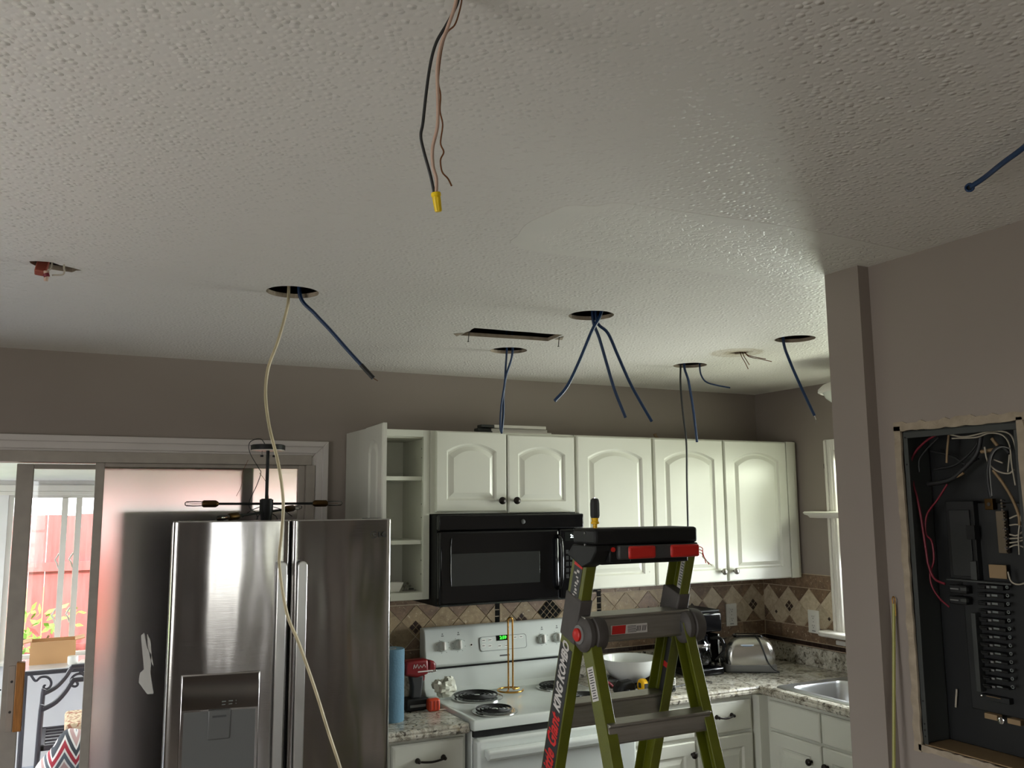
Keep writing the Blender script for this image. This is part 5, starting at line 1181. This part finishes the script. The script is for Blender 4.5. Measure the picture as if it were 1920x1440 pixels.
# ------------------------------------------------------------------ things on the worktops and the range
CT = .9256
def rounded(P, k=2): return P
def counter_items():
    # paper towels
    c = Vector((-2.432, -.43, CT)); r = thing('paper_towel_roll', 'blue paper towel roll standing beside the refrigerator', 'paper towels', c)
    MB().lathe([(.055, 0), (.056, .004), (.0555, .14), (.056, .284), (.0545, .288), (.021, .288)], c, 32).build('paper', 'blue_paper', r, smooth=50)
    MB().lathe([(.021, .20), (.021, .2885), (.019, .2885), (.019, .2)], c, 20).build('core', 'cardboard', r)
    # impact driver lying on its battery, nose to the right
    c = Vector((-2.255, -.30, CT)); r = thing('cordless_drill', 'red and black cordless drill standing on its battery', 'drill', c)
    y = -.30
    def pris(nm, pts, th, m, bv=.006, par=r, yo=0): return MB().prism(pts, (c.x, y-th/2+yo, CT), X, Z, Y*th).build(nm, m, par, bevel=bv, seg=3)
    pris('battery', [(-.070, .002), (.030, .002), (.034, .014), (.032, .052), (-.066, .052), (-.072, .04)], .066, 'black_matte')
    pris('battery_label', [(-.056, .016), (.018, .016), (.018, .028), (-.056, .028)], .0675, 'grey_plastic', .002)
    pris('grip', [(-.045, .048), (.002, .048), (.010, .095), (.014, .145), (-.052, .155), (-.042, .10)], .040, 'black_rubber', .010)
    m = pris('motor_housing', [(-.078, .150), (-.080, .200), (-.066, .212), (.030, .214), (.034, .150), (-.02, .138)], .060, 'red_tool', .012)
    pris('rear_cap', [(-.088, .158), (-.088, .198), (-.074, .205), (-.074, .152)], .054, 'black_rubber', .008)
    pris('gear_case', [(.030, .152), (.034, .208), (.060, .200), (.068, .190), (.068, .168), (.06, .156)], .050, 'red_tool', .010)
    MB().cyl((c.x+.062, y, CT+.178), (c.x+.074, y, CT+.178), .012, .010, 16).build('chuck', 'dark_grey', r)
    pris('side_stripe', [(-.02, .160), (.048, .160), (.05, .166), (-.02, .166)], .0615, 'decal_white', .001); pris('trigger', [(.008, .118), (.020, .122), (.022, .142), (.010, .142)], .022, 'red_tool', .003); pris('hook', [(.046, .154), (.066, .156), (.07, .164), (.05, .166)], .056, 'chrome', .002)
    MB().tube([Vector((c.x+q[0], y-.0305, CT+q[1])) for q in ((-.04, .178), (-.036, .196), (-.03, .18), (-.022, .196), (-.016, .178), (-.008, .19), (0, .180), (.008, .192), (.016, .180))], .0012, 5, 3).build('script_mark', 'decal_white', m)
    # orange tape
    c = Vector((-2.213, -.355, CT)); r = thing('tape_measure', 'small orange ribbed tape measure beside the drill', 'tape measure', c)
    MB().box(c.x-.027, c.y-.02, CT, c.x+.027, c.y+.02, CT+.052).build('case', 'orange', r, bevel=.010, seg=3)
    for k in range(3): MB().box(c.x-.020+k*.016, c.y-.0212, CT+.006, c.x-.013+k*.016, c.y-.019, CT+.045).build('rib', mat('orange_dark', srgb(150, 40, 24), .5), r, bevel=.002)
    MB().box(c.x+.026, c.y-.010, CT+.001, c.x+.075, c.y+.010, CT+.002).box(c.x+.068, c.y-.010, CT+.001, c.x+.0755, c.y+.01, CT+.010).build('blade', 'plastic_white', r)
    # crumpled plastic on the cooktop
    o = on(836, 1300, 'z', .936); r0 = random.Random(3); b = MB(); b.ball((0, 0, .045), .052, (1.05, .7, .8), 18, 12)
    v2 = []
    for v in b.v:
        q = 1+.6*(r0.random()-.5)+.12*math.sin(v.x*90+v.z*70); v2.append(Vector((v.x*q, v.y*q, .0445+(v.z-.045)*q if v.z > .01 else .002+r0.random()*.006)))
    b.v = [v+Vector((-2.092, -.19, .9365)) for v in v2]
    t = b.build('crumpled_wrap', mat('wrap', srgb(205, 205, 190), .35, bump=.5, bscale=40), origin=(-2.092, -.19, .9365), smooth=12); tag(t, 'crumpled pale plastic wrap on the left rear of the cooktop', 'wrapper')
    # brass paper towel holder
    c = Vector((-1.762, -.20, .936)); r = thing('towel_holder', 'brass wire paper towel holder standing on the cooktop', 'holder', c)
    MB().tube([c+Vector((.060*math.cos(t), .060*math.sin(t), .005)) for t in [math.radians(20+10*i) for i in range(33)]], .0045, 8, 1).build('base_ring', 'brass', r, smooth=60)
    a = math.radians(20); e = math.radians(340)
    MB().tube([c+Vector((.060*math.cos(a), .060*math.sin(a), .005)), c+Vector((.03, .012, .005)), c+Vector((.014, .002, .012)), c+Vector((.0135, 0, .05)), c+Vector((.0135, 0, .30)), c+Vector((.012, 0, .326)), c+Vector((.0065, 0, .335)), c+Vector((-.0035, 0, .334)), c+Vector((-.0095, 0, .322)), c+Vector((-.010, 0, .30)), c+Vector((-.010, 0, .05)), c+Vector((-.012, -.004, .012)), c+Vector((-.03, -.03, .006)), c+Vector((-.046, -.038, .005))], .0042, 8, 5).build('upright_loop', 'brass', r, smooth=60)
    # serving bowl on a black tray
    c = Vector((-1.135, -.27, CT)); r = thing('dark_tray', 'dark shallow tray under the white bowl', 'tray', c)
    MB().lathe([(.10, 0), (.135, .004), (.15, .018), (.145, .018), (.13, .008), (.001, .006)], c, 32).build('tray_body', 'black_gloss', r, smooth=40)
    b = MB().lathe([(.045, .007), (.05, .010), (.10, .040), (.132, .085), (.141, .118), (.143, .122), (.138, .120), (.127, .086), (.095, .045), (.045, .018), (.001, .016)], c, 44)
    tag(b.build('serving_bowl', mat('bowl_white', srgb(222, 224, 220), .2, coat=.3), origin=c+Z*.007, smooth=50), 'large white serving bowl behind the ladder', 'bowl')
    # dark pouch, tape measure and small black cap
    c = Vector((-1.255, -.452, CT)); b = MB().prism([(-.085, 0), (.014, 0), (.014, .045), (-.005, .058), (-.06, .055), (-.088, .03)], c-Y*.028, X, Z, Y*.056)
    tag(b.build('tool_pouch', 'black_matte', origin=c, bevel=.012, seg=3), 'black tool pouch lying between tape measure and bowl', 'pouch')
    c = Vector((-1.222, -.505, CT)); r = thing('tape_measure', 'yellow and black tape measure standing on edge behind ladder', 'tape measure', c)
    P = [(.030*math.cos(t), .034+.034*math.sin(t)) for t in [math.radians(15*i) for i in range(24)]]
    MB().prism(P, c+X*-.014, Y, Z, X*.028).build('case', 'yellow', r, bevel=.006, seg=3); MB().box(c.x-.012, c.y-.0335, CT+.022, c.x+.012, c.y-.0285, CT+.050).build('lock', 'black_rubber', r, bevel=.003)
    MB().box(c.x-.015, c.y-.012, CT+.02, c.x+.015, c.y+.022, CT+.055).build('side_grip', 'black_rubber', r, bevel=.008)
    c = Vector((-1.325, -.535, CT)); tag(MB().lathe([(.029, 0), (.030, .003), (.030, .024), (.028, .027), (.024, .027), (.023, .020), (.001, .020)], c, 28).build('black_cap', 'black_gloss', origin=c, smooth=40), 'small round black cap on the counter edge behind ladder', 'cap')
    c = Vector((-1.345, -.33, CT)); r = thing('pliers', 'red handled pliers lying by the range behind the ladder', 'pliers', c)
    for s in (-1, 1): MB().tube([c+Vector((.0, s*.004, .045)), c+Vector((.025, s*.014, .035)), c+Vector((.045, s*.020, .022)), c+Vector((.06, s*.014, .010))], .007, 8).build('grip', 'red_tool', r)
    MB().box(c.x-.035, c.y-.012, CT+.030, c.x+.006, c.y+.012, CT+.062).build('jaw', 'nickel', r, bevel=.006)
    # clear blister pack
    c = Vector((-1.10, -.54, CT)); r = thing('blister_pack', 'clear plastic blister pack with barcode leaning behind ladder leg', 'package', c)
    MB().box(c.x-.048, c.y-.022, CT+.001, c.x+.030, c.y+.022, CT+.205).build('shell', 'glass_smoky', r, bevel=.010, seg=3)
    MB().box(c.x-.036, c.y-.010, CT+.012, c.x+.020, c.y+.010, CT+.18).build('insert', 'dark_grey', r, bevel=.003)
    k = MB().box(c.x+.002, c.y-.0235, CT+.035, c.x+.024, c.y-.0222, CT+.068).build('barcode_label', 'plastic_white', r, smooth=0); b = MB()
    for i in range(7): b.box(c.x+.006, c.y-.0239, CT+.039+i*.0037, c.x+.020, c.y-.0235, CT+.0405+i*.0037+.0008*(i % 2))
    b.build('bars', 'black_matte', k, smooth=0)
    # coffee maker
    c = Vector((-.70, -.20, CT)); r = thing('coffee_maker', 'black and steel drip coffee maker left of the toaster', 'coffee maker', c)
    def rb(nm, x0, y0, z0, x1, y1, z1, m, bv=.012): return MB().box(c.x+x0, c.y+y0, CT+z0, c.x+x1, c.y+y1, CT+z1).build(nm, m, r, bevel=bv, seg=3)
    rb('base', -.105, -.13, 0, .115, .12, .04, 'black_gloss'); rb('column', -.10, .03, .04, .112, .12, .225, 'black_gloss'); rb('brew_head', -.105, -.12, .215, .118, .12, .315, 'black_gloss'); rb('lid', -.10, -.11, .315, .112, .115, .327, 'black_matte', .005)
    rb('steel_band', .112, -.09, .05, .121, .11, .20, 'steel_pan', .004); rb('head_trim', .117, -.06, .24, .120, -.03, .30, 'chrome', .001)
    k = MB().lathe([(.062, .042), (.078, .06), (.082, .10), (.074, .15), (.058, .18), (.060, .186)], c+Vector((.0, -.045, 0)), 28).build('carafe', 'glass_smoky', r, smooth=50)
    MB().lathe([(.061, .178), (.062, .198), (.040, .206)], c+Vector((0, -.045, 0)), 28).build('carafe_lid', 'black_gloss', k); MB().lathe([(.0765, .142), (.0775, .150), (.0745, .158)], c+Vector((0, -.045, 0)), 28).build('carafe_band', 'chrome', k)
    MB().tube([c+Vector((.05, -.10, .185)), c+Vector((.095, -.135, .18)), c+Vector((.10, -.14, .12)), c+Vector((.075, -.105, .075))], .009, 8).build('carafe_handle', 'black_gloss', k, smooth=60)
    b = MB()
    for i in range(5): b.box(c.x+.116, c.y-.10+i*.0, CT+.012+i*.006, c.x+.1165, c.y-.06-.004*(i % 2), CT+.015+i*.006)
    b.build('front_print', 'decal_white', r, smooth=0)
    # toaster
    a0, b0 = Vector((-.552, -.30, 0)), Vector((-.316, -.432, 0)); ux = (b0-a0).normalized(); uy = Vector((-ux.y, ux.x, 0)); L, Dp = .272, .165
    cc = (a0+b0)/2+uy*(Dp/2+.002); r = thing('toaster', 'brushed steel two slot toaster in the counter corner', 'toaster', (cc.x, cc.y, CT))
    def ring(z, gx, gy, rad, n=7):
        P = []
        for sx, sy, st in ((1, 1, 0), (-1, 1, 90), (-1, -1, 180), (1, -1, 270)):
            for i in range(n+1):
                t = math.radians(st+90*i/n); P.append(cc+ux*(sx*(L/2-gx-rad)+rad*math.cos(t))+uy*(sy*(Dp/2-gy-rad)+rad*math.sin(t))+Z*(CT+z))
        return P
    MB().loft([ring(.004, .012, .012, .03), ring(.0, .006, .004, .03), ring(.012, 0, 0, .035), ring(.035, .001, .001, .035), ring(.040, .008, .008, .035)]).build('base', 'grey_plastic', r, smooth=40, bevel=0)
    MB().loft([ring(.036, .008, .006, .04), ring(.07, .004, .003, .04), ring(.105, .006, .004, .042), ring(.132, .012, .009, .045), ring(.152, .022, .017, .045), ring(.167, .038, .028, .04), ring(.176, .06, .042, .035), ring(.179, .08, .05, .02)]).build('shell', mat('toaster_steel', (.6, .59, .56), .24, metal=1, bump=.04, bscale=30), r, smooth=60)
    MB().loft([ring(.172, .056, .044, .02), ring(.182, .060, .046, .02), ring(.184, .066, .050, .02)]).build('top_frame', 'black_gloss', r, smooth=40)
    for s in (-1, 1): MB().obox(cc+uy*(s*.016)+Z*(CT+.1848), ux*.062, uy*.009, Z*.0008).build('slot', 'chrome' if s < 0 else 'black_matte', r)
    e = cc-ux*(L/2-.004); MB().obox(e+Z*(CT+.135)-ux*.004, ux*.016, uy*.022, Z*.008).build('lever', 'black_matte', r, bevel=.003)
    for k, z in enumerate((.06, .075, .09, .105)): MB().lathe([(.008, 0), (.008, .004)], e+uy*-.02+Z*(CT+z), 12, -ux).build('button', 'grey_plastic', r)
    MB().lathe([(.018, 0), (.016, .012)], e+uy*.02+Z*(CT+.05), 16, -ux).build('dial', 'dark_grey', r)
    q = cc-uy*(Dp/2-.0115)+ux*-.018+Z*(CT+.128); MB().obox(q, ux*.034, uy*.0015, Z*.014).build('sticker', mat('sticker_blue', srgb(214, 226, 238), .5), r, smooth=0)
    MB().obox(q-uy*.0019+Z*.006, ux*.024, uy*.0003, Z*.002).obox(q-uy*.0019-Z*.002, ux*.026, uy*.0003, Z*.0015).build('sticker_print', mat('print_blue', srgb(120, 150, 190), .5), r, smooth=0)
    F = -uy*(Dp/2)
    P = [cc+Z*(CT+.184)+ux*.03, cc+ux*.04+F*.6+Z*(CT+.178), cc+ux*.055+F*.96+Z*(CT+.14), cc+ux*.07+F*1.06+Z*(CT+.09), cc+ux*.085+F*1.10+Z*(CT+.05), cc+ux*.11+F*1.14+Z*(CT+.018), cc+ux*.135+F*1.13+Z*(CT+.007), cc+ux*.128+F*1.22+Z*(CT+.006), cc+ux*.09+F*1.16+Z*(CT+.005), cc-ux*.05+F*1.1+Z*(CT+.005), cc-ux*.13+F*1.08+Z*(CT+.005)]
    MB().tube(P, .0028, 6).build('cord', 'cable_black', r, smooth=60)
    # loose cord between coffee maker and toaster, and a thin cord behind the blister pack
    P = [(-.582, -.22, .012), (-.57, -.20, .04), (-.55, -.205, .06), (-.535, -.20, .045), (-.54, -.215, .03), (-.56, -.225, .035), (-.55, -.22, .055), (-.52, -.17, .05), (-.54, -.20, .01), (-.57, -.24, .006), (-.575, -.25, .012), (-.56, -.235, .018)]
    o = MB().tube([Vector((x, y, CT+z)) for x, y, z in P], .0032, 6).build('power_cord', 'cable_black', origin=(-.52, -.22, CT), smooth=60); tag(o, 'looped black power cord between coffee maker and toaster', 'cord')
    P = [(-1.09, -.50, .003), (-1.0, -.47, .004), (-.92, -.44, .003), (-.86, -.425, .004), (-.80, -.44, .004), (-.785, -.47, .004)]
    o = MB().tube([Vector((x, y, CT+z)) for x, y, z in P], .0028, 6).build('power_cord', 'cable_black', origin=(-.9, -.45, CT), smooth=60); tag(o, 'thin dark cord lying on the counter behind the right ladder leg', 'cord')
counter_items()

# ------------------------------------------------------------------ on and in the wall cabinets
def cabinet_items():
    for k, (x0, x1, y, z, m, lab) in enumerate(((-1.93, -1.535, -.20, 0, 'white_trim', 'bottom strip of the white trim bundle on the cabinets'), (-1.925, -1.545, -.175, .016, 'white_trim', 'middle strip of the white trim bundle on the cabinets'), (-1.915, -1.56, -.19, .032, 'white_trim', 'topmost strip of the white trim bundle on the cabinets'))):
        c = Vector(((x0+x1)/2, y, ZT+z)); r = thing('trim_strip', lab, 'trim', c, 'trim strips on the cabinets')
        MB().box(x0+.07, y-.025, ZT+z+.0005, x1, y+.025, ZT+z+.0155).build('strip', m, r, bevel=.002); MB().box(x0, y-.024, ZT+z+.001, x0+.07, y+.024, ZT+z+.015).build('wrapped_end', 'panel_grey', r, bevel=.002)
    p = Vector((-.885, -.22, ZT)); b = MB().tube([p+Vector((-.02, 0, .03)), p+Vector((-.015, 0, .018)), p+Vector((-.005, .0, .012)), p+Vector((.02, .01, .006)), p+Vector((.05, 0, .004))], lambda t: .009-.006*t, 7)
    tag(b.build('dry_scrap', mat('scrap', srgb(120, 98, 74), .9, bump=.6, bscale=90), origin=p, smooth=20), 'curled brown scrap lying on top of the wall cabinets', 'scrap')
    zb = ZB+.0285
    c = Vector((-2.385, -.21, zb)); o = MB().prism([(-.07, 0), (.055, 0), (.075, .042), (-.055, .046)], c-Y*.03, X, Z, Y*.06).build('small_box', 'paper_white', origin=c, bevel=.002); tag(o, 'small white carton tipped on the floor of the open cabinet', 'box')
    c = Vector((-2.29, -.215, zb)); r = thing('bracket_set', 'little metal shelf brackets beside the white carton', 'brackets', c)
    for k in range(5): MB().lathe([(.006, 0), (.006, .004), (.003, .004), (.003, 0)], c+Vector((-.01+.012*(k % 3), -.01, .012+.011*(k//2))), 10, Vector((.3, -1, .2*k))).build('ring', 'nickel', r)
    MB().box(c.x-.015, c.y-.006, zb+.0005, c.x+.045, c.y+.01, zb+.006).build('bar', 'nickel', r); MB().box(c.x+.0, c.y-.004, zb+.006, c.x+.035, c.y+.004, zb+.012).build('bar', 'panel_grey', r)
cabinet_items()

# ------------------------------------------------------------------ sun room things
def sunroom_items():
    # dark cabinet standing just behind the frosted pane
    r = thing('storage_cabinet', 'tall dark cabinet blurred behind the frosted door glass', 'cabinet', (-2.95, .42, -.02))
    MB().box(-3.46, .19, -.02, -2.48, .65, 1.79).build('cabinet_body', 'dark_grey', r, bevel=.01); MB().box(-3.45, .175, .05, -2.49, .19, 1.77).build('door', 'dark_grey', r, bevel=.01)
    # iron table with scroll brackets, seen through the clear pane
    zt, ya, yb = .745, 2.75, 3.25; r = thing('patio_table', 'wrought iron patio table with scroll brackets below the sunroom window', 'table', (-3.5, 3.0, -.02))
    MB().box(-3.90, ya, zt-.012, -2.9, yb, zt).build('table_top', mat('table_glass', srgb(214, 214, 218), .12), r, bevel=.004)
    MB().tube([(-3.90, ya, zt-.02), (-2.90, ya, zt-.02), (-2.90, yb, zt-.02), (-3.90, yb, zt-.02), (-3.90, ya, zt-.02)], .014, 8, 1).build('apron_rail', 'iron', r)
    for x in (-3.86, -2.94):
        for y in (ya+.04, yb-.04): MB().tube([(x, y, zt-.02), (x, y, .3), (x, y, -.02)], .011, 8, 1).build('leg', 'iron', r)
    def scroll(x, s, y=ya):
        P = [(x+s*.02, zt-.03)]+[(x+s*(.105+.065*math.cos(t)*(1-.09*k)), zt-.105+.07*math.sin(t)*(1-.09*k)) for k, t in enumerate([math.radians(150-30*i) for i in range(13)])]
        MB().tube([(px, y, pz) for px, pz in P], .008, 7, 4).build('scroll', 'iron', r)
    scroll(-3.84, 1); scroll(-3.44, -1); scroll(-3.2, 1)
    MB().tube([(-3.53, ya, zt-.03), (-3.47, ya, zt-.10), (-3.46, ya, zt-.35), (-3.47, ya, -.02)], .010, 7).build('leg', 'iron', r)
    # cardboard box with open flaps on the table
    c = Vector((-3.70, 3.06, zt)); r = thing('cardboard_box', 'open cardboard box on the patio table', 'box', c)
    MB().box(c.x-.14, c.y-.10, zt, c.x+.14, c.y-.094, zt+.15).build('side', 'cardboard', r); MB().box(c.x-.14, c.y+.094, zt, c.x+.14, c.y+.1, zt+.15).build('side', 'cardboard', r); MB().box(c.x-.14, c.y-.094, zt, c.x-.134, c.y+.094, zt+.15).build('side', 'cardboard', r); MB().box(c.x+.134, c.y-.094, zt, c.x+.14, c.y+.094, zt+.15).build('side', 'cardboard', r)
    MB().obox(c+Vector((.165, 0, .155)), Vector((.03, 0, .006)), Y*.095, Vector((-.0006, 0, .003))).build('flap', 'cardboard', r); MB().obox(c+Vector((-.165, 0, .15)), Vector((-.03, 0, -.006)), Y*.095, Vector((-.0006, 0, .003))).build('flap', 'cardboard', r)
    c = Vector((-3.42, 2.9, zt)); tag(MB().prism([(-.13, -.06), (.16, -.08), (.18, .06), (-.10, .07)], c, X, Y, Z*.012).build('paper_stack', 'paper_white', origin=c), 'loose white papers on the patio table', 'papers')
    c = Vector((-3.575, 2.88, zt)); tag(MB().lathe([(.03, 0), (.034, .01), (.034, .05), (.03, .055)], c, 20).build('tea_cup', 'plastic_white', origin=c, smooth=40), 'small white cup beside the cardboard box', 'cup')
    # patio armchair
    r = thing('patio_chair', 'grey metal patio armchair in the sunroom', 'chair', (-3.45, 2.2, -.02)); y0, y1, xa, xb = 1.95, 2.45, -3.76, -3.20; zs = .44
    for y in (y0, y1):
        MB().tube([(xa, y, -.02), (xa+.012, y, .25), (xa+.02, y, zs+.20), (xa+.03, y, zs+.21)], .014, 8, 3).build('leg', 'iron', r)
        MB().tube([(xa+.02, y, zs+.20), (xa+.09, y, zs+.235), (xa+.14, y, zs+.29), (xa+.175, y, zs+.345), (xa+.21, y, zs+.355), (xb, y, zs+.355)], .014, 8).build('armrest', 'iron', r)
        MB().tube([(xb, y, -.02), (xb, y, .5), (xb+.06, y, .95)], .014, 8, 3).build('leg', 'iron', r)
    b = MB().box(xa+.02, y0, zs-.03, xb, y0+.03, zs).box(xa+.02, y1-.03, zs-.03, xb, y1, zs).box(xa+.02, y0, zs-.03, xa+.05, y1, zs).box(xb-.03, y0, zs-.03, xb, y1, zs); b.build('seat_frame', 'iron', r, bevel=.004)
    for k in range(5): MB().box(xa+.05, y0+.06+k*.085, zs-.012, xb, y0+.09+k*.085, zs-.002).build('seat_slat', 'iron', r)
    for k in range(5): MB().tube([(xb, y0+.05+k*.1, zs), (xb+.06, y0+.05+k*.1, .93)], .008, 6, 1).build('back_slat', 'iron', r)
    MB().tube([(xb+.06, y0, .95), (xb+.06, y1, .95)], .014, 8, 1).build('top_rail', 'iron', r)
    c = Vector((-3.43, 2.2, zs+.002)); o = MB().box(c.x-.18, c.y-.21, zs+.002, c.x+.20, c.y+.21, zs+.095).build('seat_cushion', 'floral', origin=c, bevel=.02, seg=3); tag(o, 'tan floral seat cushion on the patio armchair', 'cushion')
    # folded chevron throw and a long carton on the floor
    def drape(u, v):
        s_ = v*1.25; x = -3.80+.55*u+.02*math.sin(11*v)
        if s_ < .5: y, z = 1.40-.04*math.sin(3*s_), -.015+s_*1.08
        elif s_ < .9: y, z = 1.40+(s_-.5), .60-.075+.05*math.sin((s_-.5)*7.8)
        else: y, z = 1.40+.4, .525-(s_-.9)*1.0
        f = max(0, 1-u*3.2); return (x, y+.02*math.sin(14*u), z-.28*f*(1 if s_ > .3 else 0)*min(1, z*2)+.012*math.sin(23*u+9*v))
    b = MB().grid(drape, 30, 30)
    o = b.build('chevron_throw', 'chevron', origin=(-3.5, 1.6, -.015), smooth=60, solid=.012); tag(o, 'red and grey chevron throw draped low in front of the patio armchair', 'blanket')
    o = MB().box(-4.0, 2.6, -.02, -3.3, 2.72, .05).build('long_carton', 'cardboard', origin=(-3.6, 2.66, -.02), bevel=.003); tag(o, 'long flat tan carton lying on the sunroom floor', 'box')
    # shrub in front of the fence
    r = thing('yard_shrub', 'sunlit green shrub in front of the red fence', 'plant', (-4.1, 5.6, -.2)); rr_ = random.Random(5); b = MB()
    for k in range(420):
        a, q, z = rr_.uniform(0, 6.28), rr_.uniform(.05, .55), rr_.uniform(.05, 1.05); p = Vector((-4.15+q*math.cos(a)*1.3, 5.6+q*.6*math.sin(a), -.2+z)); d = Vector((rr_.uniform(-1, 1), rr_.uniform(-1, 1), rr_.uniform(-.2, 1))).normalized(); s = d.orthogonal().normalized()*.022
        b.add([p, p+d*.05+s, p+d*.11, p+d*.05-s], [(0, 1, 2, 3)])
    o = b.build('foliage', mat('leaf', srgb(120, 160, 60), .6, var=.3, vscale=12), r, smooth=0); o['kind'] = 'stuff'
    for k in range(5): MB().tube([(-4.15, 5.6, -.2), (-4.15+.1*(k-2), 5.6+.03*k, .2), (-4.15+.2*(k-2), 5.6+.02*k, .6)], .010, 6).build('stem', 'wood_dark', r)
sunroom_items()
